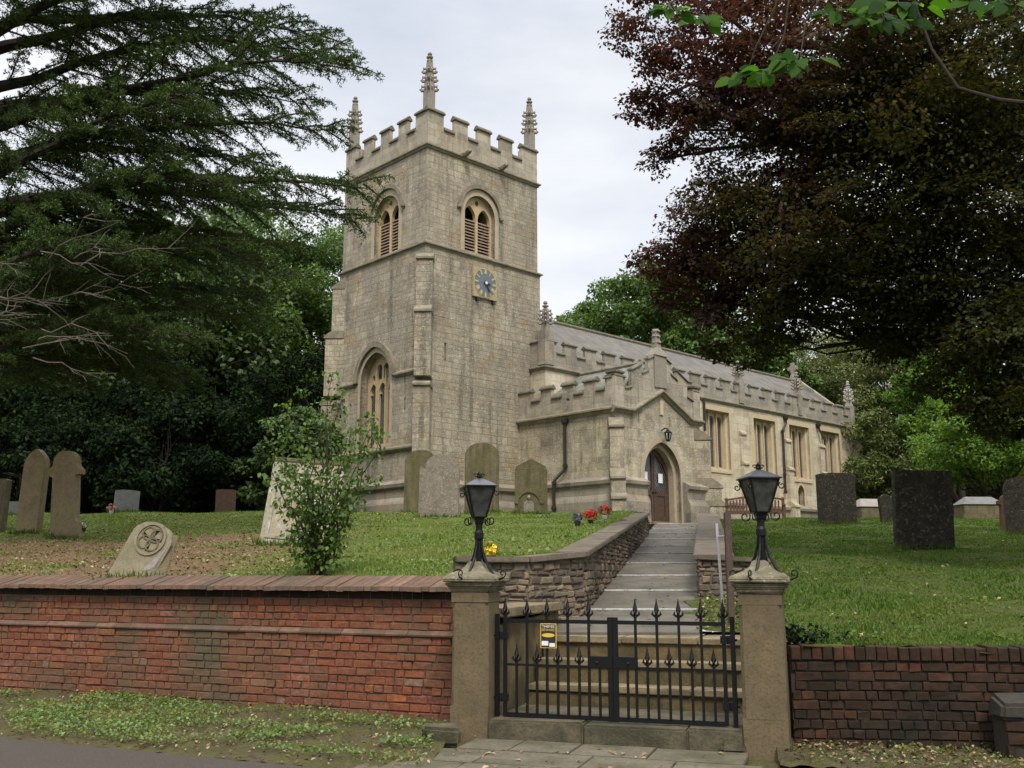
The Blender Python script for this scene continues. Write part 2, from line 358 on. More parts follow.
M['sill'] = mat_plain('threshold_stone', (.07, .06, .036), (.145, .122, .078), 5, moss=(.05, .048, .028), mossamt=.85, bumps=.7, spots=(.04, .036, .026), spotamt=.6)
M['nosing'] = mat_plain('pale_step_edge', (.3, .29, .26), (.6, .58, .54), 5, bumps=.2, spots=(.14, .13, .11), spotamt=.9)

def mat_path():
    t = NT('path_concrete'); c = t.coord(); a = t.noise(c, 2, 5, .6); b = t.noise(c, 70, 4, .7)
    col = t.ramp(t.math('ADD', t.math('MULTIPLY', a, .5), t.math('MULTIPLY', b, .5)), [(.36, (.06, .052, .039)), (.64, (.165, .145, .113))])
    col = t.mix(t.ramp(t.noise(c, 1.1, 4), [(.55, 0.), (.75, .45)]), col, (.06, .056, .04))
    t.pbr(col, .9, t.bump(b, .4, .008)); return t.m
M['path'] = mat_path()
def mat_road():
    t = NT('road_asphalt'); c = t.coord(); a = t.noise(c, 1.2, 5); b = t.noise(c, 55, 5, .85)
    col = t.ramp(b, [(.32, (.03, .024, .018)), (.55, (.066, .053, .04)), (.75, (.15, .125, .1))])
    col = t.mix(t.ramp(a, [(.5, 0.), (.75, .6)]), col, (.06, .05, .036))
    x, y, z = t.sep(c)
    t.pbr(col, .85, t.bump(b, .6, .01)); return t.m
M['road'] = mat_road()
M['paving'] = mat_plain('paving_slabs', (.095, .082, .055), (.165, .142, .1), 3, moss=(.06, .06, .03), mossamt=.7, spots=(.06, .05, .038), spotamt=.5, bumps=.4)
def mat_lawn(name, soil, kg=1.):
    t = NT(name); c = t.coord(); x, y, z = t.sep(c)
    a = t.noise(c, .6, 5, .6); b = t.noise(c, 5, 5, .7); d = t.noise(c, 45, 4, .8)
    g = t.ramp(t.math('ADD', t.math('MULTIPLY', b, .5), t.math('MULTIPLY', d, .5)), [(.3, tuple(kg * q for q in (.05, .06, .016))), (.5, tuple(kg * q for q in (.115, .145, .033))), (.72, tuple(kg * q for q in (.2, .23, .065)))])
    g = t.mix(t.ramp(a, [(.45, 0.), (.7, .5)]), g, tuple(kg * q for q in (.12, .13, .045)))
    e = t.ramp(t.math('ADD', t.math('MULTIPLY', b, .4), t.math('MULTIPLY', d, .6)), [(.3, (.1, .062, .034)), (.55, (.21, .138, .078)), (.75, (.32, .235, .145))])
    if soil:   # bare ground in the left part of the yard
        mx = t.math('MULTIPLY', t.ramp(t.math('MULTIPLY', t.math('ADD', x, 7.5), .2), [(.45, 1.), (.95, 0.)]), 1.0)
        my = t.ramp(t.math('MULTIPLY', t.math('SUBTRACT', y, 10), .05), [(.1, 1.), (.5, 1.), (.68, 0.)])
        mk = t.ramp(t.math('ADD', t.math('MULTIPLY', t.math('MULTIPLY', mx, my), .62), t.math('MULTIPLY', t.math('ADD', t.math('MULTIPLY', a, .6), t.math('MULTIPLY', b, .4)), .6)), [(.45, 0.), (.72, 1.)])
        col = t.mix(mk, g, e)
    else:
        col = t.mix(t.ramp(t.noise(c, 1.7, 5, .65), [(.6, 0.), (.78, .6)]), g, e)
    t.pbr(col, .95, t.bump(t.math('ADD', b, d), .9, .04), spec=.1); return t.m
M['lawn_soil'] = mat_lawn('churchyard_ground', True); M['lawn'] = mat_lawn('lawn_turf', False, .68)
M['verge'] = mat_plain('verge_moss_soil', (.05, .04, .02), (.14, .115, .055), 5, moss=(.1, .105, .025), mossamt=.8, spots=(.1, .07, .04), spotamt=.6, bumps=1, dist=.04)

def mat_leaf(name, stops, transl=.3, tcol=None, rough=.5, spec=.35, nscale=.7, tint=None, tintamt=.5, bumpy=False):
    t = NT(name); c = t.coord(); r = t.n('ShaderNodeNewGeometry').outputs['Random Per Island']
    n = t.noise(c, nscale, 4, .6)
    col = t.ramp(t.math('ADD', t.math('MULTIPLY', r, .55), t.math('MULTIPLY', n, .45)), stops)
    if tint: col = t.mix(t.math('MULTIPLY', t.ramp(t.noise(c, nscale * .5, 3), [(.48, 0.), (.62, 1.)]), tintamt), col, tint)
    b = t.pbr(col, rough, spec=spec)
    tr = t.n('ShaderNodeBsdfTranslucent', {0: t.mix(1., col, tcol or (1.6, 1.7, .8), 'MULTIPLY')})
    mx = t.n('ShaderNodeMixShader', {0: transl, 1: b.outputs[0], 2: tr.outputs[0]})
    t.t.links.new(mx.outputs[0], t.out.inputs[0]); return t.m
M['cedar'] = mat_leaf('cedar_needles', [(.2, (.016, .03, .009)), (.5, (.04, .068, .018)), (.8, (.09, .135, .03))], .15, nscale=.5, tint=(.05, .085, .015), tintamt=.6, spec=.1, rough=.6)
def mat_beech():
    t = NT('copper_beech_leaves'); c = t.coord(); x, y, z = t.sep(c); r = t.n('ShaderNodeNewGeometry').outputs['Random Per Island']; n = t.noise(c, .45, 4, .6)
    v = t.math('ADD', t.math('MULTIPLY', r, .55), t.math('MULTIPLY', n, .45))
    red = t.ramp(v, [(.2, (.036, .019, .023)), (.5, (.062, .03, .03)), (.8, (.11, .048, .03))]); ol = t.ramp(v, [(.2, (.021, .027, .009)), (.5, (.039, .049, .016)), (.8, (.076, .084, .025))])
    w = t.math('ADD', t.math('ADD', t.math('MULTIPLY', t.math('ADD', x, 9.3), .27), t.math('MULTIPLY', t.math('SUBTRACT', 6.8, z), .12)), t.math('ADD', t.math('MULTIPLY', t.math('SUBTRACT', t.noise(c, .55, 4), .5), 2.6), t.math('MULTIPLY', t.math('SUBTRACT', r, .5), .7)))
    col = t.mix(t.ramp(w, [(.2, 0.), (.85, 1.)]), red, ol)
    b = t.pbr(col, .55, spec=.16); tr = t.n('ShaderNodeBsdfTranslucent', {0: t.mix(1., col, (1.8, 1.35, .7), 'MULTIPLY')})
    mx = t.n('ShaderNodeMixShader', {0: .32, 1: b.outputs[0], 2: tr.outputs[0]}); t.t.links.new(mx.outputs[0], t.out.inputs[0]); return t.m
M['beech'] = mat_beech()
M['yew'] = mat_leaf('yew_foliage', [(.2, (.035, .055, .014)), (.5, (.085, .115, .028)), (.8, (.17, .19, .05))], .25, nscale=.3, tint=(.15, .135, .04), tintamt=.5)
M['lime'] = mat_leaf('bright_leaves', [(.2, (.05, .1, .015)), (.5, (.11, .19, .025)), (.8, (.19, .3, .045))], .35, nscale=.3)
M['green'] = mat_leaf('green_leaves', [(.2, (.03, .06, .012)), (.5, (.065, .115, .02)), (.8, (.12, .19, .035))], .3, nscale=.3)
M['wood_leaf'] = mat_leaf('shade_tree_leaves', [(.2, (.02, .036, .012)), (.5, (.045, .076, .02)), (.8, (.085, .13, .032))], .2, nscale=.3)
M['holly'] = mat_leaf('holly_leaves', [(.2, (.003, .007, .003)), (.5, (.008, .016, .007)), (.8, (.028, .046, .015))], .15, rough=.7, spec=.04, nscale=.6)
M['shrub'] = mat_leaf('shrub_leaves', [(.2, (.028, .06, .01)), (.5, (.065, .12, .018)), (.8, (.13, .205, .034))], .35, nscale=1.5)
M['sprig'] = mat_leaf('overhanging_leaves', [(.2, (.012, .035, .006)), (.5, (.028, .08, .01)), (.8, (.075, .17, .02))], .6, nscale=4, rough=.6, spec=.12, tcol=(1.8, 1.9, .6))
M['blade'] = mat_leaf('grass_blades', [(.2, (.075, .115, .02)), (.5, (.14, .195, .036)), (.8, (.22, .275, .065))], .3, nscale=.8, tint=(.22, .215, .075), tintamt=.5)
M['blade_right'] = mat_leaf('deep_green_blades', [(.2, (.033, .066, .011)), (.5, (.075, .128, .021)), (.8, (.135, .195, .04))], .3, nscale=.8, tint=(.125, .14, .035), tintamt=.4, spec=.15)  # own deeper, less yellow green, for the right lawn and tufts
M['ivy'] = mat_leaf('ground_ivy_leaves', [(.2, (.05, .085, .02)), (.5, (.12, .18, .045)), (.8, (.24, .31, .1))], .3, nscale=3, tint=(.16, .16, .04), tintamt=.7)
M['litter'] = mat_island('dry_leaf_litter', [(0, (.1, .055, .03)), (.4, (.19, .115, .06)), (.75, (.3, .21, .12)), (1, (.42, .33, .2))], bumps=.1)
M['bark'] = mat_plain('bark', (.02, .016, .013), (.06, .05, .04), 5, bumps=.8)
M['twig'] = mat_plain('bare_twigs', (.06, .05, .04), (.17, .145, .115), 8)
M['stem'] = mat_plain('shrub_stem', (.03, .024, .016), (.07, .055, .035), 10)

# grave materials
M['g_olive'] = mat_plain('grave_olive', (.1, .083, .046), (.2, .17, .1), 4, moss=(.11, .1, .04), mossamt=.6, streak=(.06, .05, .033), spots=(.18, .165, .1))
M['g_brown'] = mat_plain('grave_brown', (.17, .12, .078), (.3, .225, .15), 3, moss=(.26, .24, .1), mossamt=.6, streak=(.25, .225, .11))
M['g_dark'] = mat_plain('grave_dark_lichen', (.026, .022, .016), (.1, .086, .062), 6, spots=(.2, .18, .135), spotamt=1.0, bumps=1, dist=.06)
M['g_pale'] = mat_plain('grave_pale_lichen', (.17, .14, .105), (.33, .29, .235), 8, spots=(.46, .43, .36), spotamt=.7, moss=(.12, .11, .06), mossamt=.4, bumps=.7)
M['g_grey'] = mat_plain('grave_grey', (.12, .12, .112), (.2, .2, .19), 6, bumps=.2)
M['g_red'] = mat_plain('grave_red_brown', (.07, .04, .03), (.13, .08, .055), 7)
M['g_lean'] = mat_plain('grave_leaning_stone', (.16, .135, .085), (.28, .24, .16), 5, moss=(.15, .14, .07), mossamt=.6)
M['g_slab'] = mat_plain('grave_slab_lichen', (.27, .235, .17), (.42, .375, .28), 2.2, spots=(.5, .5, .47), spotamt=.8, moss=(.22, .27, .23), mossamt=.4, streak=(.36, .27, .14))
M['g_top'] = mat_plain('tomb_top_pale', (.2, .175, .155), (.31, .275, .25), 5, bumps=.3)

# ------------------------------------------------------------------ ground shape
WA = (-.699, 11.315); WANG = R(-23.07)                # left wall: front foot near the gate pillar, running direction
def yw(X): return WA[1] + (X - WA[0]) * math.tan(WANG)
def xl(Y): return 1.0 + .194 * (Y - 14.07)
def xr(Y): return 2.86 + .197 * (Y - 15.68)
def zpath(Y): return max(.2, min(3.46, -.455 + .107 * Y))
def zlawn(X, Y):
    if X < (xl(Y) + xr(Y)) / 2:
        q = (Y - yw(X)) / max(8., 30 - yw(X)); z = 1.5 + 1.9 * min(1, max(0, q))
    else:
        z = min(3.42, max(.88, .93 + .1065 * (Y - 9.9)))
        if Y < 15.6: z = zpath(Y) + .03 + (z - zpath(Y) - .03) * min(1, max(0, (X - xr(Y) - .75) / .3))
    return z + .025 * math.sin(X * 1.7 + Y * .9) + .02 * math.sin(X * .6 - Y * 2.1)
GA = (-.251, 10.445); GANG = R(-17.92)               # gate line
gd = Vector((math.cos(GANG), math.sin(GANG))); gn = Vector((-gd.y, gd.x))
def G(a, b): return (GA[0] + gd.x * a + gn.x * b, GA[1] + gd.y * a + gn.y * b)
def FG(a, b, z): return (a, b, z)

PIT = R(10.75)
def pix(x, y, Y):
    u, v = (x - 512) / 990, (384 - y) / 990; dy = math.cos(PIT) - v * math.sin(PIT)
    return np.array([u * Y / dy, Y, 1.65 + (math.sin(PIT) + v * math.cos(PIT)) * Y / dy])
def struct(o): return tag(o, kind='structure')
# big low ground under everything
m = MB(); m.add([(-400, -200, -.06), (400, -200, -.06), (400, 12.5, -.06), (-400, 12.5, -.06)], [(0, 1, 2, 3)])
struct(m.build('ground', M['verge']))
m = MB(); pts = [(-60, 33.8), (-12, 13.9), (-7.2, 11.55), (-5.2, 10.56), (-3.38, 9.73), (-1.75, 9.02), (-.6, 8.6), (3.0, 8.4), (8, 7.9), (60, 3), (60, -60), (-60, -60)]
m.add([(x, y, -.004) for x, y in pts], [tuple(range(len(pts)))]); struct(m.build('road', M['road']))
# verge strips (uneven, rising to the wall foot)
def strip(name, front, back, mat, zf, zb, n=90, rows=9, bump=.02):
    V = []; 
    for i in range(n + 1):
        t = i / n
        def at(pl):
            q = t * (len(pl) - 1); k = min(int(q), len(pl) - 2); f = q - k
            return pl[k][0] * (1 - f) + pl[k + 1][0] * f, pl[k][1] * (1 - f) + pl[k + 1][1] * f
        a, b = at(front), at(back)
        for j in range(rows + 1):
            s = j / rows; wob = random.gauss(0, bump) * (1 if 0 < j else .4)
            V.append((a[0] + (b[0] - a[0]) * s, a[1] + (b[1] - a[1]) * s + (random.gauss(0, .03) if j == 0 else 0), zf + (zb - zf) * s + wob))
    Fq = [(i * (rows + 1) + j, (i + 1) * (rows + 1) + j, (i + 1) * (rows + 1) + j + 1, i * (rows + 1) + j + 1) for i in range(n) for j in range(rows)]
    return struct(npmesh(name, np.array(V), np.array(Fq), mat, smooth=True))
VL_F = [(-12, 13.9), (-7.2, 11.55), (-5.2, 10.56), (-3.38, 9.73), (-1.75, 9.02), (-.75, 8.75)]
VL_B = [(-12, yw(-12) + .05), (-8.5, yw(-8.5) + .05), (-6.2, yw(-6.2) + .05), (-4.2, yw(-4.2) + .05), (-2.2, yw(-2.2) + .05), (-.55, yw(-.55) - .1)]
strip('verge', VL_F, VL_B, M['verge'], -.012, .09)
VR_F = [(2.35, 9.1), (4, 8.75), (7, 8.1), (12, 7.2)]; VR_B = [(2.5, 9.95), (4.2, 9.62), (7.2, 9.05), (12, 8.3)]
strip('verge', VR_F, VR_B, M['verge'], -.012, .05)
# paving slabs in front of the gate
m = MB(); F2 = lambda a, b: G(a, b)
rows = [(-.04, -.62, [-.1, .42, 1.0, 1.72, 2.58]), (-.635, -1.25, [-.35, .3, 1.25, 2.0, 2.75]), (-1.265, -2.2, [-.6, .25, 1.1, 2.1, 2.9])]
for b1, b0, cuts in rows:
    for a0, a1 in zip(cuts[:-1], cuts[1:]):
        z = .008 + random.uniform(-.006, .008)
        q = [(*G(a0 + .006, b0), z), (*G(a1 - .006, b0), z + random.uniform(-.004, .004)), (*G(a1 - .006, b1), z + random.uniform(-.004, .004)), (*G(a0 + .006, b1), z)]
        m.hexa([(p[0], p[1], -.05) for p in q] + q)
struct(m.build('paving', M['paving'], bevel=.006))
# churchyard lawns
def lawn(name, mat, xs, ys, keep):
    V = []; idx = {}; Fq = []
    X, Y = np.meshgrid(xs, ys, indexing='ij')
    for i in range(len(xs) - 1):
        for j in range(len(ys) - 1):
            cx, cy = (xs[i] + xs[i + 1]) / 2, (ys[j] + ys[j + 1]) / 2
            if not keep(cx, cy): continue
            f = []
            for (p, q) in ((i, j), (i + 1, j), (i + 1, j + 1), (i, j + 1)):
                if (p, q) not in idx:
                    idx[p, q] = len(V)
                    mx, my = xs[p], ys[q]
                    V.append((mx, my, zlawn(cx if abs(mx - cx) < .5 else mx, my) + (random.gauss(0, .008) if abs(mx) < 15 and my < 37 else 0)))
                f.append(idx[p, q])
            Fq.append(f)
    return struct(npmesh(name, np.array(V), np.array(Fq), mat, smooth=True))
fine = lambda a, b, s: list(np.arange(a, b, s))
xsL = [-200, -120, -70, -45, -30, -22, -18, -15] + fine(-13, 6.6, .2)
ysL = fine(10.6, 37.2, .2) + [38, 40, 44, 50]
lawn('lawn', M['lawn_soil'], xsL, ysL, lambda x, y: y > yw(x) + .17 and x < xl(y) - .3 and y > (13.75 if x > -.42 else 11.1))
xsR = fine(2.4, 14, .2) + [15, 17, 20, 25, 32, 45, 70, 120, 200]
ysR = fine(8.4, 37.2, .2) + [38, 40, 44, 50]
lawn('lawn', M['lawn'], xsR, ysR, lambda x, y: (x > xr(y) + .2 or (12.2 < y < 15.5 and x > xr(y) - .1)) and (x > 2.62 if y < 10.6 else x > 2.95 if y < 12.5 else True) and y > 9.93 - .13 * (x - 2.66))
m = MB(); m.add([(-400, 49, 3.41), (400, 49, 3.41), (400, 600, 3.41), (-400, 600, 3.41)], [(0, 1, 2, 3)])
m.add([(-14, 36.8, 3.405), (16, 36.8, 3.405), (16, 49, 3.405), (-14, 49, 3.405)], [(0, 1, 2, 3)])
struct(m.build('ground', M['lawn']))
# path: shallow ramped treads with pale edges
ys_p = [12.62, 14.6, 16.75, 18.95, 21.3, 23.6, 25.7, 28.0, 30.3, 32.6, 35.2, 37.4]
m = MB(); e = MB()
for i in range(len(ys_p) - 1):
    y0, y1 = ys_p[i], ys_p[i + 1]; z0 = zpath(y0) + .022; z1 = zpath(y1) - .002
    q = [(xl(y0) - .05 - (.3 if i == 0 else 0), y0, z0), (xr(y0) + .05, y0 - .06, z0), (xr(y1) + .05, y1 - .06, z1), (xl(y1) - .05, y1, z1)]
    m.hexa([(p[0], p[1], p[2] - .5) for p in q] + q)
    if i > 0:
        e.hexa([(xl(y0), y0 - .008, z0 - .02), (xr(y0), y0 - .068, z0 - .02), (xr(y0), y0 + .0, z0 - .02), (xl(y0), y0 + .06, z0 - .02),
                (xl(y0), y0 - .008, z0 + .004), (xr(y0), y0 - .068, z0 + .004), (xr(y0), y0 - .03, z0 + .007), (xl(y0), y0 + .03, z0 + .007)])
struct(m.build('path', M['path'])); struct(e.build('path_step_edges', M['nosing']))
m = MB(); m.add([(4.6, 35.3, 3.32), (7.4, 35.0, 3.32), (9, 39.5, 3.45), (5, 39.5, 3.45)], [(0, 1, 2, 3)]); struct(m.build('path', M['path']))
# ------------------------------------------------------------------ the church
ZB = 3.4
church = thing('church', 'pale stone parish church with square battlemented tower, gabled porch and lead roofed nave', 'church', (-3.278, 36.0, ZB), R(43.5))
def FS(vp): return lambda a, b, z: (a, -(vp + b), z - ZB)          # faces south, a = u
def FN(vp): return lambda a, b, z: (a, -(vp - b), z - ZB)
def FW(up): return lambda a, b, z: (up - b, -a, z - ZB)            # faces west, a = v
def FE(up): return lambda a, b, z: (up + b, -a, z - ZB)
def FD(u0, v0, du, dv):                                            # outward along (du,dv)
    l = math.hypot(du, dv); du /= l; dv /= l
    return lambda a, b, z: (u0 + du * b - dv * a, -(v0 + dv * b + du * a), z - ZB)
def FP(x, y, z): return (x, -y, z - ZB)                            # plan sweep: x=u, y=v
def rect(a0, a1, z0, z1): return [(a0, z0), (a1, z0), (a1, z1), (a0, z1)]
def archtop(cx, w, zs, za, n=10):
    h = w / 2; r = za - zs; pts = []
    if r > h * 1.02:
        Rr = (h * h + r * r) / (2 * h); am = math.asin(min(1, r / Rr))
        pts = [(cx + h - Rr + Rr * math.cos(am * i / n), zs + Rr * math.sin(am * i / n)) for i in range(n + 1)]
        pts += [(2 * cx - x, z) for x, z in reversed(pts[:-1])]
    else:
        pts = [(cx + h * math.cos(math.pi * i / (2 * n)), zs + r * math.sin(math.pi * i / (2 * n))) for i in range(2 * n + 1)]
    return pts                                                     # right springing -> apex -> left springing
def arch(cx, w, z0, zs, za, n=10): return [(cx - w / 2, z0), (cx + w / 2, z0)] + archtop(cx, w, zs, za, n)
def archband(cx, w0, zs0, za0, w1, zs1, za1, n=10):                # band between two arches
    return archtop(cx, w1, zs1, za1, n) + list(reversed(archtop(cx, w0, zs0, za0, n)))

# -- tower
def tower_stage(name, u0, u1, v0, v1, z0, z1, hs, hw, mat):
    m = MB(); T = .95
    m.plate(FS(v1), rect(u0, u1, z0, z1), hs, -T, 0)
    m.plate(FW(u0), rect(v0, v1 - T, z0, z1), hw, -T, 0)
    m.fbox(FS(v0), u0 + T, u1, 0, T, z0, z1)
    m.fbox(FE(u1), v0 + T, v1 - T, -T, 0, z0, z1)
    return m.build(name, mat, church)
belS = arch(2.74, 1.62, 14.12, 15.75, 16.55); belW = arch(-2.55, 1.62, 14.12, 15.75, 16.55)
winW = arch(-2.95, 1.98, 6.35, 9.0, 10.15)
tower_stage('tower_wall', -.07, 6.07, -5.67, .07, 2.6, 13.86, [rect(.92, 1.02, 9.5, 10.2)], [winW, rect(-1.06, -.96 - .02, 7.6, 8.1)], M['tower'])
tower_stage('belfry_wall', 0, 6, -5.6, 0, 13.86, 17.86, [belS], [belW], M['tower'])
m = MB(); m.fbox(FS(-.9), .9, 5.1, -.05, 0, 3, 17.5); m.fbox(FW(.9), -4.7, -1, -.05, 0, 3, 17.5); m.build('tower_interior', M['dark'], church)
TWR = lambda e: [(-e, e), (-e, -5.6 - e), (6 + e, -5.6 - e), (6 + e, e)]      # travel W side northwards, then E, then S: out must be right of travel
def ring(name, path, prof, mat): m = MB(); m.sweep(path, prof, True, FP); return m.build(name, mat, church)
# in plan (u,v) with v southward the orientation flips, so test: travelling from (0,0) to (0,-5.6): direction (0,-1), right normal = (-1,0) = west. good
mould = lambda z, p, h: [(-.12, z - h), (p * .35, z - h), (p * .6, z - h * .55), (p, z - h * .35), (p, z), (-.12, z + p * .9)]
ring('string_course', TWR(0), mould(17.98, .13, .15), M['mould'])
ring('string_course', TWR(0), mould(13.97, .17, .16), M['mould'])
def plinth_prof(p1, z1, p2, z2): return [(-.1, 2.4), (p2, 2.4), (p2, z2 - .1), (p2 - .04, z2), (p1, z2 + .14), (p1, z1 - .28), (p1 + .1, z1 - .22), (p1 + .12, z1 - .1), (p1 * .6, z1 + .02), (-.1, z1 + .1)]
ring('plinth', TWR(.07), plinth_prof(.14, 4.95, .28, 4.2), M['plinth'])

def parapet(F, a0, a1, zb, zc, zm, merl, t0, t1, name='parapet', mat=None, ch=.2, cp=.075):
    # outline of the battlement and its copings
    top = []
    merl = sorted(merl)
    out = [(a0, zb), (a1, zb)]
    cur = []
    for (s, e_) in merl: cur += [(s, zc), (s, zm), (e_, zm), (e_, zc)]
    if abs(merl[0][0] - a0) < 1e-3: cur = cur[1:]
    else: cur = [(a0, zc)] + cur
    if abs(merl[-1][1] - a1) < 1e-3: cur = cur[:-1]
    else: cur = cur + [(a1, zc)]
    out += list(reversed(cur))
    m = MB(); m.plate(F, out, [], t0, t1); p = m.build(name, mat or M['parapet'], church)
    w = t1 - t0; mid = (t0 + t1) / 2
    def cope(s, e_, z):
        c = MB(); c.prof(F, [(t0 - cp, z), (t1 + cp, z), (t1 + cp, z + ch * .35), (mid + .03, z + ch), (mid - .03, z + ch), (t0 - cp, z + ch * .35)], s, e_); c.build('coping', M['coping'], p, bevel=.012)
    prev = a0
    for (s, e_) in merl:
        if s > prev + .05: cope(prev + .004, s - .004, zc + .002)
        cope(s - cp * .6, e_ + cp * .6, zm + .002); prev = e_
    if a1 > prev + .05: cope(prev + .004, a1 - .004, zc + .002)
    return p
zc, zm = 18.76, 19.4
MS = [(0, .8), (1.36, 2.06), (2.6, 3.3), (3.86, 4.54), (5.08, 6)]
MW = [(-5.6, -4.86), (-4.3, -3.68), (-3.1, -2.48), (-1.9, -1.3), (-.78, -.15)]
parapet(FS(0), 0, 6, 18.0, zc, zm, MS, -.15, .0)
parapet(FW(0), -5.6, -.15, 18.0, zc, zm, MW, -.15, .0)
parapet(FN(-5.6), .15, 6, 18.0, zc, zm, [(.15, .84), (1.27, 2.1), (2.5, 3.4), (3.8, 4.62), (5.0, 6)], -.15, .0)
parapet(FE(6), -5.45, -.15, 18.0, zc, zm, [(-5.45, -4.75), (-4.4, -3.6), (-3.2, -2.4), (-2.0, -1.2), (-.8, -.15)], -.15, .0)
for u, v in ((.15, -.15), (5.42, -.15), (.15, -5.02), (5.42, -5.02)):
    m = MB(); m.box(u, u + .43, -v, -v + .43, 18.1 - ZB, zm + .1 - ZB); m.build('pinnacle_base', M['parapet'], church)
m = MB(); m.box(.2, 5.8, .2, 5.4, 18.0 - ZB, 18.4 - ZB); m.build('tower_roof', M['lead'], church)

# -- pinnacles: square shaft, tapering spire with crockets, finial
def pinnacle_mesh(shaft, w, h):
    m = MB(); s = w / 2
    m.box(-s * 1.25, s * 1.25, -s * 1.25, s * 1.25, 0, .12)
    m.box(-s, s, -s, s, .12, shaft)
    q = s * .95; t = .085
    m.hexa([(-q, -q, shaft), (q, -q, shaft), (q, q, shaft), (-q, q, shaft), (-t, -t, shaft + h), (t, -t, shaft + h), (t, t, shaft + h), (-t, t, shaft + h)])
    for k, f in enumerate([.0, .3, .58]):
        z = shaft + h * f; r = q * (1 - f) + t * f
        for cx, cy in ((1, 1), (1, -1), (-1, 1), (-1, -1)):          # corner crockets curling outwards
            m.tube([(cx * r * .8, cy * r * .8, z), (cx * (r + .05), cy * (r + .05), z - .01), (cx * (r + .085), cy * (r + .085), z + .03), (cx * (r + .05), cy * (r + .05), z + .1)], [.06, .065, .055, .025], 6)
            m.tube([(cx * r * .8, cy * r * .8, z + .17), (cx * (r + .045), cy * (r + .045), z + .16), (cx * (r + .06), cy * (r + .06), z + .22)], [.05, .055, .025], 6)
        for cx, cy in ((1, 0), (-1, 0), (0, 1), (0, -1)):            # little gablets on the faces
            m.tube([(cx * r * .9, cy * r * .9, z + .02), (cx * (r + .03), cy * (r + .03), z + .1), (cx * r * .75, cy * r * .75, z + .22)], [.06, .05, .02], 6)
    z = shaft + h
    m.lathe((0, 0, z - .1), [(.04, 0), (.12, .02), (.12, .05), (.05, .08), (.06, .13), (.13, .17), (.14, .22), (.06, .26), (.06, .29), (.1, .33), (.07, .4), (.02, .43)], 8)
    return m
first = None
def pinnacle(u, v, z, shaft, w, h, mat=None, mb_cache={}):
    key = (shaft, w, h, mat or 'pinn')
    if key not in mb_cache:
        o = pinnacle_mesh(shaft, w, h).build('pinnacle', M[mat or 'pinn'], church); mb_cache[key] = o
    else:
        o = mb_cache[key].copy(); COL.objects.link(o)
    o.location = (u, -v, z - ZB); return o
for (u, v) in ((.21, -.21), (5.76, -.21), (.21, -5.36), (5.76, -5.36)): pinnacle(u, v, 19.4, .95, .34, 1.32)

# -- gargoyle spouts under the tower parapet
m = MB()
for u in (1.75, 3.75):
    m = MB(); F = FS(0); m.tube([F(u, -.05, 18.02), F(u + .03, .22, 18.02), F(u + .05, .42, 18.09), F(u + .05, .5, 18.04)], [.11, .12, .1, .05], 7)
    m.build('gargoyle', M['mould'], church)

# -- belfry windows
def belfry(F, c):
    T = -.2
    m = MB()
    lh = [arch(c - .38, .65, 14.18, 15.6, 16.12), arch(c + .38, .65, 14.18, 15.6, 16.12)]
    ey = [[(c + sx * .3 + .12 * math.cos(k * .7854), 16.14 + .1 * math.sin(k * .7854) - .02) for k in range(8)] for sx in ()] + [[(c + .1 * math.cos(k * .7854), 16.3 + .12 * math.sin(k * .7854)) for k in range(8)]]
    m.plate(F, arch(c, 1.62, 14.12, 15.75, 16.55), lh + ey, T - .16, T)
    win = m.build('belfry_window', M['ochre'], church)
    fr = MB(); fr.plate(F, archband(c, 1.62, 15.75, 16.55, 2.02, 15.75, 16.8), [], -.1, .015)
    fr.fbox(F, c - 1.01, c - .81, -.1, .015, 14.08, 15.748); fr.fbox(F, c + .81, c + 1.01, -.1, .015, 14.08, 15.748); fr.build('window_surround', M['tan'], win)
    hd = MB(); hd.plate(F, archband(c, 2.02, 15.86, 16.83, 2.3, 15.86, 17.0), [], -.05, .11)
    for sx in (-1, 1): hd.lathe(F(c + sx * 1.13, .05, 15.8), [(.06, -.04), (.1, 0), (.1, .08), (.05, .11)], 8)
    hd.build('hood_mould', M['mould'], win)
    for k in (-.38, .38):
        lv = MB(); n = 11
        for i in range(n):
            z = 14.2 + i * 1.42 / n
            lv.hexa([F(c + k - .34, T - .2, z + .075), F(c + k + .34, T - .2, z + .075), F(c + k + .34, T - .2, z + .12), F(c + k - .34, T - .2, z + .12),
                     F(c + k - .34, T - .04, z), F(c + k + .34, T - .04, z), F(c + k + .34, T - .04, z + .05), F(c + k - .34, T - .04, z + .05)])
        lv.build('louvre', M['louvre'], win)
belfry(FS(0), 2.74); belfry(FW(0), -2.55)
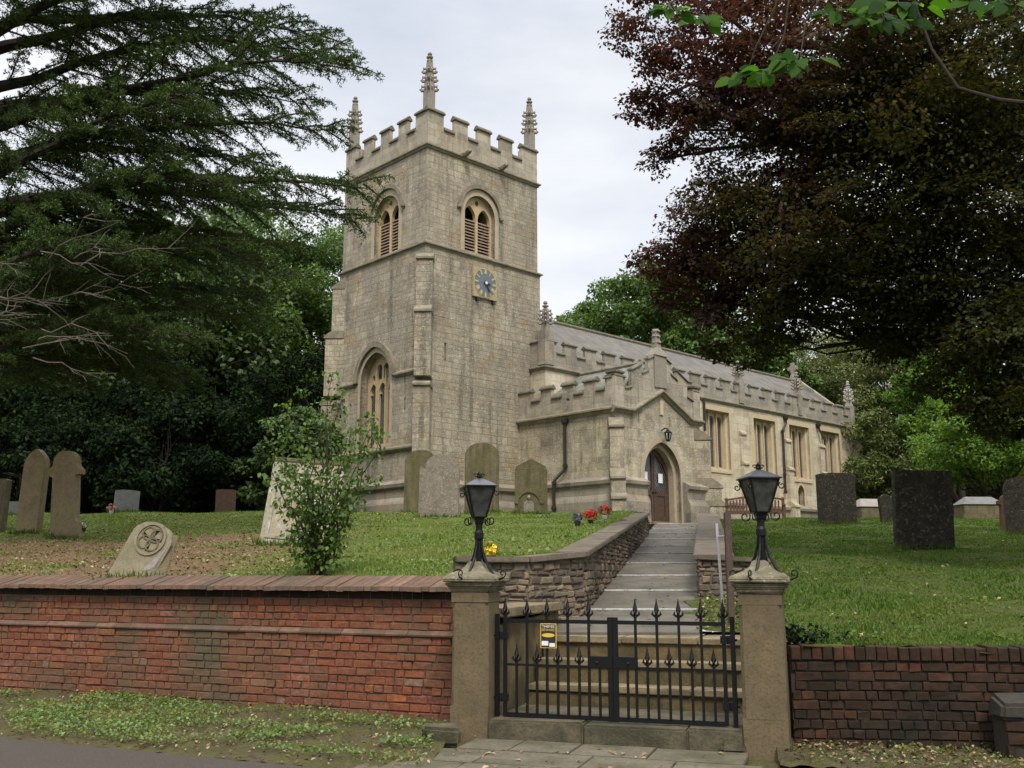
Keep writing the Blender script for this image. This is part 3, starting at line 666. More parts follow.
# blocked relief on the tower corner: worn stones
# -- west window
def west_window(F, c):
    T = -.36; w = 1.98
    m = MB(); lights = []
    for k in (-1, 0, 1): lights.append(arch(c + k * .6, .47, 6.55, 8.6, 9.0))
    for k in (-1.5, -.5, .5, 1.5):
        zt = 9.72 if abs(k) < 1 else 9.3
        if abs(k) < 1: lights.append(arch(c + k * .42, .3, 9.14, zt - .1, zt + .02, 5))
        else: lights.append(arch(c + k * .4, .17, 9.12, zt - .02, zt + .06, 5))
    m.plate(F, arch(c, w, 6.35, 9.0, 10.15), lights, T - .16, T)
    m.fbox(F, c - .32, c - .28, T, T + .1, 6.4, 9.5); m.fbox(F, c + .28, c + .32, T, T + .1, 6.4, 9.5)
    win = m.build('west_window', M['ochre'], church)
    g = MB(); g.fbox(F, c - 1.05, c + 1.05, T - .12, T - .1, 6.3, 10.2); g.build('leaded_glass', M['glass'], win)
    # cusped heads
    for k in (-1, 0, 1):
        for sx in (-1, 1): cu = MB(); cu.fbox(F, c + k * .6 + sx * .236 - (.1 if sx > 0 else 0), c + k * .6 + sx * .236 + (0 if sx > 0 else .1), T - .1, T - .03, 8.55, 8.64); cu.build('cusp', M['ochre'], win)
    fr = MB(); fr.plate(F, archband(c, w, 9.0, 10.15, w + .3, 9.0, 10.33), [], -.14, .02)
    fr.fbox(F, c - w / 2 - .15, c - w / 2, -.14, .02, 6.3, 8.998); fr.fbox(F, c + w / 2, c + w / 2 + .15, -.14, .02, 6.3, 8.998); fr.build('window_surround', M['tan'], win)
    hd = MB(); hd.plate(F, archband(c, w + .32, 9.05, 10.36, w + .72, 9.05, 10.58), [], -.05, .13); hd.build('hood_mould', M['mould'], win)
west_window(FW(-.07), -2.95)
m = MB(); F = FW(-.07); pr = [(-.05, 8.93), (.05, 8.93), (.13, 9.02), (.13, 9.08), (-.05, 9.2)]
pr2 = [(b, z - 2.85) for b, z in pr]
for pp, a0, a1 in ((pr, -5.55, -4.3), (pr, -1.6, -.3), (pr2, -5.55, -.35)): m = MB(); m.prof(F, pp, a0, a1); m.build('string_course', M['mould'], church)

# -- diagonal buttresses
def buttress(F, stages, w, mat, capm=None, name='buttress'):
    # stages: (z0,z1,projection) bottom up; each ends in a sloping set-off
    m = MB(); cs = []
    for i, (z0, z1, p) in enumerate(stages):
        c = MB(); cs.append(c)
        pn = stages[i + 1][2] if i + 1 < len(stages) else -.05
        m.fbox(F, -w / 2, w / 2, -.35, p, z0, z1)
        c.prof(F, [(-.3, z1), (p + .07, z1), (p + .07, z1 + .09), (p + .0, z1 + .16), (pn, z1 + .16 + (p - pn) * .7), (-.3, z1 + .16 + (p - pn) * .7)], -w / 2 - .03, w / 2 + .03)
    o = m.build(name, mat, church); [c.build('set_off', capm or M['mould'], o, bevel=.02, wobble=.006) for c in cs]; return o
for (u, v, du, dv) in ((-.07, .07, -1, 1), (-.07, -5.67, -1, -1)):
    buttress(FD(u, v, du, dv), [(2.6, 4.85, .66), (5.1, 8.3, .54), (8.7, 11.1, .46), (11.4, 13.2, .22)], .6, M['tower'])

# -- clock: plate, dial, numerals, hands
clock = MB(); F = FS(.07)
clock.fbox(F, 2.26, 3.54, .0, .1, 12.28, 13.54); clk = clock.build('clock', M['clock_stone'], church, bevel=.015)
m = MB(); cx, cz = 2.9, 12.91
def disc(F, cx, cz, rx, b0, b1, n=40): return [(cx + rx * math.cos(2 * math.pi * k / n), cz + rx * math.sin(2 * math.pi * k / n)) for k in range(n)]
m.plate(F, disc(F, cx, cz, .57, 0, 0), [], .1, .106); m.build('clock_dial', M['clock_blue'], clk)
m = MB()
for ry in (.6,):
    n = 48; m.plate(F, [(cx + ry * math.cos(2 * math.pi * k / n), cz + ry * math.sin(2 * math.pi * k / n)) for k in range(n)], [[(cx + (ry - .018) * math.cos(2 * math.pi * k / n), cz + (ry - .018) * math.sin(2 * math.pi * k / n)) for k in range(n)]], .108, .114)
m.build('clock_ring', M['gold'], clk)
NUM = ['XII', 'I', 'II', 'III', 'IIII', 'V', 'VI', 'VII', 'VIII', 'IX', 'X', 'XI']
for k, s in enumerate(NUM):
    m = MB(); an = math.radians(90 - 30 * k)
    def seg(mm, p, q, w, b0=.114, b1=.12):
        (x0, y0), (x1, y1) = p, q; dx, dy = x1 - x0, y1 - y0; l = math.hypot(dx, dy); nx, ny = -dy / l * w, dx / l * w
        def rot(x, y):   # x across, y outward from the dial centre
            X = math.cos(an) * (.47 + y) - math.sin(an) * (-x) * 1.0; Z = math.sin(an) * (.47 + y) + math.cos(an) * (-x); return (cx + X, cz + Z)
        mm.plate(F, [rot(x0 + nx, y0 + ny), rot(x1 + nx, y1 + ny), rot(x1 - nx, y1 - ny), rot(x0 - nx, y0 - ny)], [], b0, b1)
    x = -.036 * (len(s) - 1) / 2
    for ch in s:
        if ch == 'I': seg(m, (x, -.1), (x, .1), .014)
        elif ch == 'V': seg(m, (x - .024, .1), (x, -.1), .012); seg(m, (x + .024, .1), (x, -.1), .012, .1145, .1205)
        else: seg(m, (x - .026, .1), (x + .026, -.1), .012); seg(m, (x + .026, .1), (x - .026, -.1), .012, .1145, .1205)
        x += .036
    m.build('clock_numeral', M['gold'], clk)
def hand(ang, l, w, b):
    m = MB(); a = math.radians(90 - ang); d = (math.cos(a), math.sin(a)); n_ = (-d[1], d[0])
    m.plate(F, [(cx - d[0] * .1 + n_[0] * w, cz - d[1] * .1 + n_[1] * w), (cx + d[0] * l * .8 + n_[0] * w, cz + d[1] * l * .8 + n_[1] * w), (cx + d[0] * l, cz + d[1] * l),
                (cx + d[0] * l * .8 - n_[0] * w, cz + d[1] * l * .8 - n_[1] * w), (cx - d[0] * .1 - n_[0] * w, cz - d[1] * .1 - n_[1] * w)], [], b, b + .012)
    m.build('clock_hand', M['sign_black'], clk)
hand(95, .27, .035, .126); hand(148, .44, .026, .142)
m = MB(); m.plate(F, disc(F, cx, cz, .06, 0, 0, 14), [], .156, .18); m.build('clock_boss', M['white'], clk)
for du in (.2, 1.05):
    m = MB(); m.fbox(F, 2.26 + du, 2.36 + du, 0, .12, 12.14, 12.277); m.build('clock_bracket', M['pipe'], clk)

# -- nave
NU0, NU1, NVS, NVN = 5.5, 31.0, .92, -6.5
wins = [17.3, 21.42, 24.77, 28.04]
def nwin(c): return rect(c - 1.0, c + 1.0, 6.5, 9.3)
low = arch(24.64, .62, 4.9, 5.75, 6.15, 6)
m = MB()
m.plate(FS(NVS), rect(NU0, NU1, 2.6, 9.7), [nwin(c) for c in wins] + [low], -.8, 0)
m.fbox(FW(NU0), NVN, NVS - .8, -.8, 0, 2.6, 9.7); m.fbox(FE(NU1), NVN + .8, NVS - .8, -.8, 0, 2.6, 9.7); m.fbox(FN(NVN), NU0 + .8, NU1, -.8, 0, 2.6, 9.7)
m.build('nave_wall', M['nave'], church)
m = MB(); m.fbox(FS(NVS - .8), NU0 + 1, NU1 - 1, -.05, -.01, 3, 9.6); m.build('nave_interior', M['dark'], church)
NR = [(NU0, NVS), (NU0, NVN), (NU1, NVN), (NU1, NVS)]
ring('string_course', NR, mould(9.82, .12, .14), M['mould'])
ring('plinth', NR, plinth_prof(.1, 5.0, .2, 4.25), M['plinth'])
# windows: three narrow arched lights in a square head
for c in wins:
    F = FS(NVS); T = -.36
    m = MB(); ls = [arch(c + k * .64, 0.39, 6.62, 8.93, 9.1, 6) for k in (-1, 0, 1)]
    m.plate(F, nwin(c), ls, T - .15, T)
    for k in (-.32, .32): m.fbox(F, c + k - .035, c + k + .035, T, T + .1, 6.56, 9.24)
    for sx in (-1, 1):           # hollow moulded jambs in two orders
        m.prof(lambda a, b, z, sx=sx: F(c + sx * (1.0 - (b + .36) * .28), b, a), [], 0, 0) if False else None
        x0 = c + sx * .998
        m.hexa([F(x0, T, 6.52), F(x0 - sx * .13, T, 6.52), F(x0 - sx * .1, T + .17, 6.52), F(x0, T + .22, 6.52), F(x0, T, 9.28), F(x0 - sx * .13, T, 9.28), F(x0 - sx * .1, T + .17, 9.28), F(x0, T + .22, 9.28)])
    w_ = m.build('nave_window', M['winstone'], church)
    g = MB(); g.fbox(F, c - .98, c + .98, T - .1, T - .08, 6.52, 9.25); g.build('leaded_glass', M['glass'], w_)
    fr = MB(); fr.fbox(F, c - 1.2, c - 1.0, -.08, .012, 6.3, 9.52); fr.fbox(F, c + 1.0, c + 1.2, -.08, .012, 6.3, 9.52); fr.fbox(F, c - .998, c + .998, -.08, .012, 9.3, 9.52)
    fr.hexa([F(c - .998, T, 6.4), F(c + .998, T, 6.4), F(c + .998, .05, 6.3), F(c - .998, .05, 6.3), F(c - .998, T, 6.515), F(c + .998, T, 6.515), F(c + .998, .05, 6.42), F(c - .998, .05, 6.42)])
    fr.build('window_surround', M['cream'], w_)
m = MB(); F = FS(NVS); m.plate(F, archband(24.64, .62, 5.75, 6.15, .9, 5.75, 6.32, 6), [], -.1, .015); m.fbox(F, 24.19, 24.33, -.1, .015, 4.9, 5.748); m.fbox(F, 24.95, 25.09, -.1, .015, 4.9, 5.748)
w_ = m.build('low_side_window', M['cream'], church); g = MB(); g.fbox(F, 24.2, 25.08, -.3, -.28, 4.85, 6.2); g.build('leaded_glass', M['glass'], w_)
# parapets
def merlons(a0, a1, p, w, off=0):
    r = []; x = a0 + off
    while x < a1 - .2:
        r.append((x, min(a1, x + w))); x += p
    return r
parapet(FS(NVS), NU0, NU1, 9.84, 10.4, 10.86, [(NU0, 6.15)] + merlons(6.66, 30.0, 1.24, .7) + [(30.2, 31.0)], -.15, .0, mat=M['nave_parapet'], ch=.15, cp=.065)
parapet(FW(NU0), -.4, NVS - .15, 9.84, 10.4, 10.86, [(.05, NVS - .15)], -.15, .0, mat=M['nave_parapet'], ch=.15, cp=.065)
parapet(FN(NVN), NU0, NU1, 9.84, 10.4, 10.86, merlons(NU0, NU1, 1.24, .78), -.15, .0, mat=M['nave_parapet'], ch=.15, cp=.065)
# low pitched lead roof
ZR = 13.05; VR = -2.79
m = MB()
for v0 in (NVS - .16, NVN + .16):
    m.hexa([FP(6.0, v0, 10.12), FP(30.75, v0, 10.12), FP(30.75, VR, ZR - .18), FP(6.0, VR, ZR - .18), FP(6.0, v0, 10.3), FP(30.75, v0, 10.3), FP(30.75, VR, ZR), FP(6.0, VR, ZR)])
rf = m.build('nave_roof', M['lead'], church)
m = MB(); m.tube([FP(6.0, VR, ZR + .03), FP(30.7, VR, ZR + .03)], .1, 8); m.build('ridge_roll', M['coping'], rf)
m = MB(); F = FE(NU1); m.plate(F, [(NVN, 9.7), (NVS - .16, 9.7), (NVS - .16, 10.5), (VR, ZR + .35), (NVN, 10.6)], [], -.35, 0)
eg = m.build('east_gable', M['nave_parapet'], church)
m = MB(); u = 30.8; m.box(u - .08, u + .08, -VR - .1, -VR + .1, ZR + .3 - ZB, ZR + 1.15 - ZB); m.box(u - .075, u + .075, -VR - .32, -VR + .32, ZR + .7 - ZB, ZR + .88 - ZB)
n = 20; m.plate(lambda a, b, z: FP(u + b, VR + a, z), [(.25 * math.cos(2 * math.pi * k / n), ZR + .79 + .25 * math.sin(2 * math.pi * k / n)) for k in range(n)], [[(.17 * math.cos(2 * math.pi * k / n), ZR + .79 + .17 * math.sin(2 * math.pi * k / n)) for k in range(n)]], -.05, .05)
m.lathe(FP(u, VR, ZR + .2), [(.2, 0), (.16, .15), (.1, .3)], 4, .785); m.build('gable_cross', M['pinn'], church)
# nave buttresses, each with a pier running up to a pinnacle
for u, hi in ((19.35, 12.0), (23.5, 0), (26.95, 0), (15.4, 0)):
    buttress(FD(u, NVS, 0, 1), [(2.6, 4.9, .42), (5.05, 6.8, .2), (6.95, 8.3, .1)], .46, M['nave'], M['tan'])
buttress(FD(31.0, NVS, 1, 1), [(2.6, 4.9, .72), (5.05, 6.8, .5), (7.0, 8.6, .24)], .55, M['nave'], M['tan'])
for u, h, mt in ((19.4, .95, 'pinn'), (24.95, 1.15, 'pinn'), (30.6, 1.45, 'pinn_white')):
    m = MB(); F = FS(NVS); m.fbox(F, u - .2, u + .2, -.3, .1, 9.9, 11.05); pr = m.build('pinnacle_pier', M['nave_parapet'], church)
    pinnacle(u, NVS - .1, 11.05, .32, .26, h - .55 if h < 1.2 else .85, mt)
m = MB(); F = FS(NVS); m.fbox(F, 5.44, 5.95, -.35, .06, 9.9, 11.3); m.build('pinnacle_pier', M['nave_parapet'], church)
pinnacle(5.68, NVS - .15, 11.3, .35, .26, .62)
# rain pipes
def pipe(pts, hop=True, brackets=()):
    m = MB(); m.tube([p for p in pts], .06, 8)
    if hop: x, y, z = pts[0]; m.lathe((x, y, z - .1), [(.07, -.12), (.13, 0), (.14, .12)], 8)
    for q in brackets: m.lathe(q, [(.095, -.05), (.095, .05)], 8)
    return m.build('downpipe', M['pipe'], church, smooth=False)
F = FS(NVS)
pipe([F(23.3, .12, 9.65), F(23.28, .14, 9.3), F(22.95, .12, 8.9), F(22.93, .12, 5.6)], True, [F(22.95, .12, 8.85), F(22.93, .12, 6.6), F(22.93, .12, 5.7)])
pipe([F(26.6, .12, 9.6), F(26.63, .13, 9.35), F(26.8, .3, 8.75)], True)
pipe([F(16.13, .1, 9.7), F(16.13, .1, 8.2)], False)

# -- porch
PU0, PU1, PV = 4.84, 9.95, 5.14
PC = 7.5
m = MB()
door_o = arch(PC, 2.2, 3.2, 5.2, 6.5, 12)
gab = [(PU0, 2.6), (PU1, 2.6), (PU1, 7.42), (9.35, 7.42), (PC, 8.38), (5.7, 7.42), (PU0, 7.42)]
m.plate(FS(PV), gab, [door_o], -.75, 0)
m.fbox(FW(PU0), .072, PV - .75, -.6, 0, 2.6, 7.42)
m.fbox(FE(PU1), NVS + .01, PV - .75, -.6, 0, 2.6, 7.42)
m.build('porch_wall', M['porch'], church)
# string: along W wall, S wall and over the gable
pr = [(-.05, -.2), (.04, -.2), (.1, -.1), (.18, -.06), (.18, .0), (-.05, .1)]
m = MB(); m.sweep([(PU0, PV), (PU0, .08)], [(o, 7.56 + z) for o, z in pr], False, FP)
F = FS(PV)
def gstring(p, q):       # raking string in the gable plane
    (a0, z0), (a1, z1) = p, q; vs = []
    for a, z in (p, q): vs += [F(a, o, z + dz) for o, dz in pr]
    n = len(pr); m.add(vs, [(i, (i + 1) % n, (i + 1) % n + n, i + n) for i in range(n)] + [tuple(range(n)), tuple(range(2 * n - 1, n - 1, -1))])
for p, q in (((PU0 - .17, 7.56), (5.72, 7.56)), ((5.72, 7.56), (PC, 8.5)), ((PC, 8.5), (9.33, 7.56)), ((9.33, 7.56), (PU1 + .15, 7.56))): gstring(p, q)
m.sweep([(PU1, NVS + .01), (PU1, PV)], [(o, 7.56 + z) for o, z in pr], False, FP)
m.build('string_course', M['mould'], church)
parapet(FW(PU0), .08, PV - .15, 7.58, 8.24, 8.66, [(.08, .76), (1.3, 1.9), (2.46, 3.08), (3.58, 4.2), (4.65, PV - .15)], -.15, .0, mat=M['parapet'], ch=.18, cp=.07)
parapet(FE(PU1), NVS + .01, PV - .15, 7.58, 8.24, 8.66, [(1.2, 1.9), (2.42, 3.12), (3.54, 4.26), (4.65, PV - .15)], -.15, .0, mat=M['parapet'], ch=.18, cp=.07)
# stepped gable parapet
def zsl(u): return 8.5 - abs(u - PC) * .528
top = [(PU0, 8.72), (5.42, 8.72), (5.42, 8.3), (5.78, 8.42), (5.78, 9.05), (6.42, 9.4), (6.42, 9.0), (6.8, 9.2), (6.8, 9.62), (7.18, 9.82), (PC, 9.98)]
top = top + [(2 * PC - a, z) for a, z in reversed(top[:-1])]
top[-1] = (PU1, 8.72)
bot = [(PU1, 7.58), (9.33, 7.58), (PC, 8.52), (5.72, 7.58), (PU0, 7.58)]
m = MB(); m.plate(FS(PV), list(top) + bot, [], -.15, 0.0); gp = m.build('gable_parapet', M['parapet'], church)
m = MB(); F = FS(PV)
for (a0, z0), (a1, z1) in zip(top[:-1], top[1:]):
    if abs(a1 - a0) < .05: continue
    m.hexa([F(a0 - .03, -.22, z0 + .003), F(a1 + .03, -.22, z1 + .003), F(a1 + .03, .07, z1 + .003), F(a0 - .03, .07, z0 + .003), F(a0 - .03, -.17, z0 + .08), F(a1 + .03, -.17, z1 + .08), F(a1 + .03, .02, z1 + .08), F(a0 - .03, .02, z0 + .08)])
m.build('coping', M['coping'], gp, bevel=.012)
m = MB(); m.fbox(F, PC - .36, PC + .36, -.34, .06, 8.6, 9.85); m.hexa([F(PC - .4, -.38, 9.85), F(PC + .4, -.38, 9.85), F(PC + .4, .1, 9.85), F(PC - .4, .1, 9.85), F(PC - .14, -.26, 10.2), F(PC + .14, -.26, 10.2), F(PC + .14, -.02, 10.2), F(PC - .14, -.02, 10.2)])
m.hexa([F(PC - .14, -.26, 10.2), F(PC + .14, -.26, 10.2), F(PC + .14, -.02, 10.2), F(PC - .14, -.02, 10.2), F(PC - .11, -.24, 10.95), F(PC + .09, -.24, 10.9), F(PC + .09, -.05, 10.98), F(PC - .11, -.05, 10.9)])
for z in (10.35, 10.6, 10.8): m.lathe(F(PC, -.14, z), [(.1, 0), (.18, .04), (.17, .09), (.1, .12)], 6)
m.build('broken_gable_finial', M['pinn'], church, wobble=.008)
m = MB(); m.fbox(F, PU0 - .03, PU0 + .42, -.36, .04, 7.58, 8.84); c_ = m.build('corner_pier', M['parapet'], church); m = MB(); m.fbox(F, PU0 - .1, PU0 + .48, -.42, .1, 8.842, 8.95); m.build('coping', M['coping'], c_, bevel=.03)
m = MB(); m.fbox(F, PU1 - .42, PU1 + .03, -.36, .04, 7.58, 8.84); c_ = m.build('corner_pier', M['parapet'], church); m = MB(); m.fbox(F, PU1 - .48, PU1 + .1, -.42, .1, 8.842, 8.95); m.build('coping', M['coping'], c_, bevel=.03)
# porch roof (ridge runs north to south)
m = MB()
for u0 in (PU0 + .16, PU1 - .16):
    m.hexa([FP(u0, NVS, 7.95), FP(u0, PV - .3, 7.95), FP(PC, PV - .3, 9.5), FP(PC, NVS, 9.5), FP(u0, NVS, 8.1), FP(u0, PV - .3, 8.1), FP(PC, PV - .3, 9.68), FP(PC, NVS, 9.68)])
rf = m.build('porch_roof', M['slate'], church)
m = MB(); m.tube([FP(PC, NVS, 9.7), FP(PC, PV - .35, 9.7)], .1, 6); m.build('ridge_tiles', M['coping'], rf)
m = MB(); m.sweep([(PU1, NVS + .2), (PU1, PV), ], plinth_prof(.24, 5.0, .36, 4.25), False, FP)
m.sweep([(PU1, PV), (PC + 1.2, PV)], plinth_prof(.24, 5.0, .36, 4.25), False, FP)
m.sweep([(PC - 1.2, PV), (PU0, PV), (PU0, .3)], plinth_prof(.24, 5.0, .36, 4.25), False, FP)
m.build('plinth', M['plinth'], church)
for (u, v, du, dv) in ((PU0, PV, -1, 1), (PU1, PV, 1, 1)):
    buttress(FD(u, v, du, dv), [(2.4, 4.15, .86), (4.3, 4.86, .74), (5.1, 6.75, .36)], .5, M['porch'])
# doorway orders
m = MB(); F = FS(PV)
m.plate(F, archband(PC, 2.2, 5.2, 6.5, 2.62, 5.2, 6.72, 12), [], -.12, .015); m.fbox(F, PC - 1.31, PC - 1.1, -.12, .015, 3.2, 5.198); m.fbox(F, PC + 1.1, PC + 1.31, -.12, .015, 3.2, 5.198)
dw = m.build('doorway_arch', M['tan'], church)
m = MB(); m.plate(F, archband(PC, 1.86, 5.17, 6.32, 2.19, 5.17, 6.49, 12), [], -.5, -.2); m.fbox(F, PC - 1.095, PC - .93, -.5, -.2, 3.2, 5.168); m.fbox(F, PC + .93, PC + 1.095, -.5, -.2, 3.2, 5.168)
m.build('inner_arch', M['tan'], dw)
# double doors
m = MB(); dmesh = arch(PC, 1.62, 3.42, 5.15, 6.08, 12)
for sx in (-1, 1):
    half = [(x, z) for x, z in archtop(PC, 1.86, 5.17, 6.32, 12) if (x - PC) * sx > .02]
    b0, b1 = -.53, -.45
    if sx > 0: out = [(PC + .012, 3.46), (PC + .928, 3.46)] + half + [(PC + .012, 6.3)]
    else: out = [(PC - .928, 3.46), (PC - .012, 3.46), (PC - .012, 6.3)] + half
    hole = [(PC + sx * .1, 4.7), (PC + sx * .84, 4.7), (PC + sx * .84, 5.25), (PC + sx * .62, 5.68), (PC + sx * .1, 6.1)]
    if sx < 0: hole = list(reversed(hole))
    lowh = rect(min(PC + sx * .14, PC + sx * .68), max(PC + sx * .14, PC + sx * .68), 3.75, 4.5)
    m = MB(); m.plate(F, out, [hole, lowh], b0, b1); d = m.build('door', M['wood'], church)
    m = MB(); m.plate(F, hole, [], b0 + .02, b0 + .035); m.build('door_glazing', M['glass'], d)
    m = MB(); m.plate(F, lowh, [], b0 + .015, b0 + .05); m.build('door_panel', M['wood'], d)
    m = MB()
    if sx > 0: m.fbox(F, PC + .3, PC + .56, b1, b1 + .008, 5.0, 5.36)
    else: m.fbox(F, PC - .6, PC - .36, b1, b1 + .008, 5.05, 5.38)
    m.build('notice', M['paper'], d)
    m = MB(); m.lathe(F(PC + sx * .08, b1 + .03, 4.62), [(.02, -.03), (.035, 0), (.02, .03)], 8); m.build('door_handle', M['iron'], d)
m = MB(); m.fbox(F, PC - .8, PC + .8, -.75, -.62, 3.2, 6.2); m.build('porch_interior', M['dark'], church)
m = MB(); m.fbox(F, PC - 1.1, PC + 1.1, -.9, .35, 3.2, 3.47); m.build('doorstep', M['step'], church, bevel=.02)
# lantern over the porch door
m = MB(); m.tube([F(PC, 0, 6.95), F(PC, .16, 7.02), F(PC, .3, 6.98), F(PC, .3, 6.9)], .025, 6); m.lathe(F(PC, .3, 6.5), [(.06, 0), (.07, .03), (.1, .05), (.15, .32), (.17, .34), (.06, .42), (.03, .48)], 6)
ln = m.build('porch_lantern', M['iron'], church); m = MB(); m.lathe(F(PC, .3, 6.56), [(.093, 0), (.14, .25)], 6, .26); m.build('lantern_glass', M['white'], ln)
m = MB(); m.fbox(F, PC - .09, PC + .09, 0, .05, 7.55, 8.1); m.build('relief_stone', M['cream'], church)
F = FW(PU0); pipe([F(2.68, .1, 7.35), F(2.68, .1, 5.55), F(2.64, .14, 5.42), F(2.42, .4, 5.05), F(2.4, .42, 4.95), F(2.38, .42, 3.4)], True, [F(2.68, .1, 5.6), F(2.4, .42, 4.95), F(2.38, .42, 4.0)])
m = MB(); m.tube([F(2.9, .1, 8.1), F(2.9, .18, 8.1)], .05, 6); m.build('spout', M['pipe'], church)
# ------------------------------------------------------------------ brick and rubble walls
def frustum(m, F, a0, a1, z0, z1, bk, fr, ch, jit=0):
    j = lambda: random.uniform(-jit, jit)
    q = [(a0 + j(), z0 + j()), (a1 + j(), z0 + j()), (a1 + j(), z1 + j()), (a0 + j(), z1 + j())]
    cxm = sum(p[0] for p in q) / 4; czm = sum(p[1] for p in q) / 4
    ins = []
    for a, z in q:
        ins.append((a + (ch if a < cxm else -ch), z + (ch if z < czm else -ch)))
    t = random.uniform(-jit, jit) * .6
    vs = [F(a, bk, z) for a, z in q] + [F(a, fr - ch, z) for a, z in q] + [F(a, fr + (t if i in (0, 3) else -t), z) for i, (a, z) in enumerate(ins)]
    fs = [(3, 2, 1, 0), (8, 9, 10, 11)]
    for o in (0, 4):
        for i in range(4): k = (i + 1) % 4; fs.append((o + i, o + k, o + 4 + k, o + 4 + i))
    m.add(vs, fs)
def courses(m, F, a0, a1, z0, z1, ch, ln, gap, proud, jit, cham, header=.35, wob=None):
    n = round((z1 - z0) / ch); h = (z1 - z0) / n
    for i in range(n):
        a = a0 - random.uniform(0, ln); hd = random.random() < .3
        while a < a1:
            l = ln * (.47 if random.random() < (header if not hd else .8) else 1) * random.uniform(.95, 1.05)
            s, e_ = max(a, a0), min(a + l, a1)
            if e_ - s > .04:
                w = (wob(s, z0 + i * h) if wob else 0)
                frustum(m, F, s + gap / 2, e_ - gap / 2, z0 + i * h + gap / 2 + w, z0 + (i + 1) * h - gap / 2 + w, -.06, proud + random.gauss(0, jit), cham, jit * .7)
            a += l
def rubble(m, F, a0, a1, zb, zt, gap=.012, hmin=.06, hmax=.125):        # zb, zt functions of a
    z = min(zb(a0), zb(a1)) - .05; top = max(zt(a0), zt(a1))
    while z < top:
        h = random.uniform(hmin, hmax); a = a0 - random.uniform(0, .2)
        while a < a1:
            l = random.uniform(.09, .27); s, e_ = max(a, a0), min(a + l, a1); mid = (s + e_) / 2
            if e_ - s > .05 and z < zt(mid) - .02 and z + h > zb(mid) - .12:
                frustum(m, F, s + gap / 2, e_ - gap / 2, z + gap / 2, min(z + h, zt(mid)) - gap / 2, -.07, random.uniform(0, .035), .018, .016)
            a += l
        z += h

# -- long brick wall left of the gate
wall_l = thing('brick_wall', 'long red brick churchyard wall with sloping brick coping and projecting band, left of the gate', 'wall', (WA[0], WA[1], 0), WANG)
Fb = lambda a, b, z: (a, -b, z)
LW0, LW1 = -13.0, .06
m = MB(); courses(m, Fb, LW0, LW1, -.06, .93, .094, .26, .012, .0, .005, .006)
m.build('lower_brickwork', M['brick'], wall_l, wobble=.0025)
m = MB(); courses(m, Fb, LW0, LW1, 1.0, 1.335, .094, .26, .012, -.045, .005, .006); m.build('upper_brickwork', M['brick'], wall_l, wobble=.0025)
m = MB(); m.box(LW0, LW1, .022, .34, -.2, .93); m.box(LW0, LW1, .066, .33, .93, 1.442); m.build('mortar_core', M['mortar'], wall_l)
m = MB(); a = LW0
while a < LW1 - .02:           # weathered band of plinth bricks
    l = min(.29, LW1 - a); j = random.gauss(0, .004)
    m.prof(Fb, [(-.07, .937), (.02 + j, .937), (.024 + j, .955), (-.04 + j, 1.0), (-.07, 1.0)], a + .003, a + l - .003); a += l
m.build('brick_band', M['brick_coping'], wall_l)
m = MB(); a = LW0
while a < LW1 - .05:           # bricks on edge laid to a fall
    w = .094; j = random.gauss(0, .004); k = random.gauss(0, .004)
    y0, y1 = -.09 + j, .36
    za, zb = 1.435 + k, 1.575 + k
    m.hexa([(a + .003, y0, za), (a + w - .003, y0, za + random.gauss(0, .002)), (a + w - .003, y1, zb - .1), (a + .003, y1, zb - .1), (a + .003, y0 + .006, za + .05), (a + w - .003, y0 + .006, za + .05), (a + w - .003, y1, zb + .03), (a + .003, y1, zb + .03)])
    a += w
m.build('brick_coping', M['brick_coping'], wall_l)
m = MB(); courses(m, Fb, LW0, LW1, 1.338, 1.44, .1, .285, .012, -.07, .003, .006); m.build('recessed_course', M['brick_dark'], wall_l)  # dark brick puts the shade under the coping into this course's colour

# -- lower brick wall right of the gate
RWA = (2.66, 9.86); RWANG = R(-7.4)
wall_r = thing('brick_wall', 'low dark mossy brick churchyard wall with upright brick coping, right of the gate', 'wall', (RWA[0], RWA[1], 0), RWANG)
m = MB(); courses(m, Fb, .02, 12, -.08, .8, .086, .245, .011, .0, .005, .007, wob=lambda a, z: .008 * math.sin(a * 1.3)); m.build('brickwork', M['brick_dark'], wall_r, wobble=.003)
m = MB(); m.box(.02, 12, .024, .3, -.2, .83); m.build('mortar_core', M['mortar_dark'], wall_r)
m = MB(); a = .02
while a < 12:
    w = .1; j = random.gauss(0, .005); k = random.gauss(0, .006)
    frustum(m, Fb, a + .004, a + w - .004, .82, .95 + k, -.3, .012 + j, .008, .003); a += w
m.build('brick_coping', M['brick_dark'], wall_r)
pier = thing('brick_pier', 'squat dark brick pier with worn stone top against the right hand wall', 'pier', (4.72, 9.12, 0), RWANG)
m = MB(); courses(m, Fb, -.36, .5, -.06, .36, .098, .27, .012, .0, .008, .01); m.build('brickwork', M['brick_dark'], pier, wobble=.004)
m = MB(); m.box(-.35, .49, .012, .36, -.1, .36); m.build('mortar_core', M['mortar_dark'], pier)
m = MB(); m.hexa([(-.4, -.03, .36), (.52, -.03, .36), (.52, .34, .36), (-.4, .34, .36), (-.38, -.01, .5), (.5, -.01, .53), (.5, .34, .57), (-.38, .34, .55)]); m.build('pier_top', M['mortar_dark'], pier, bevel=.03, wobble=.008)

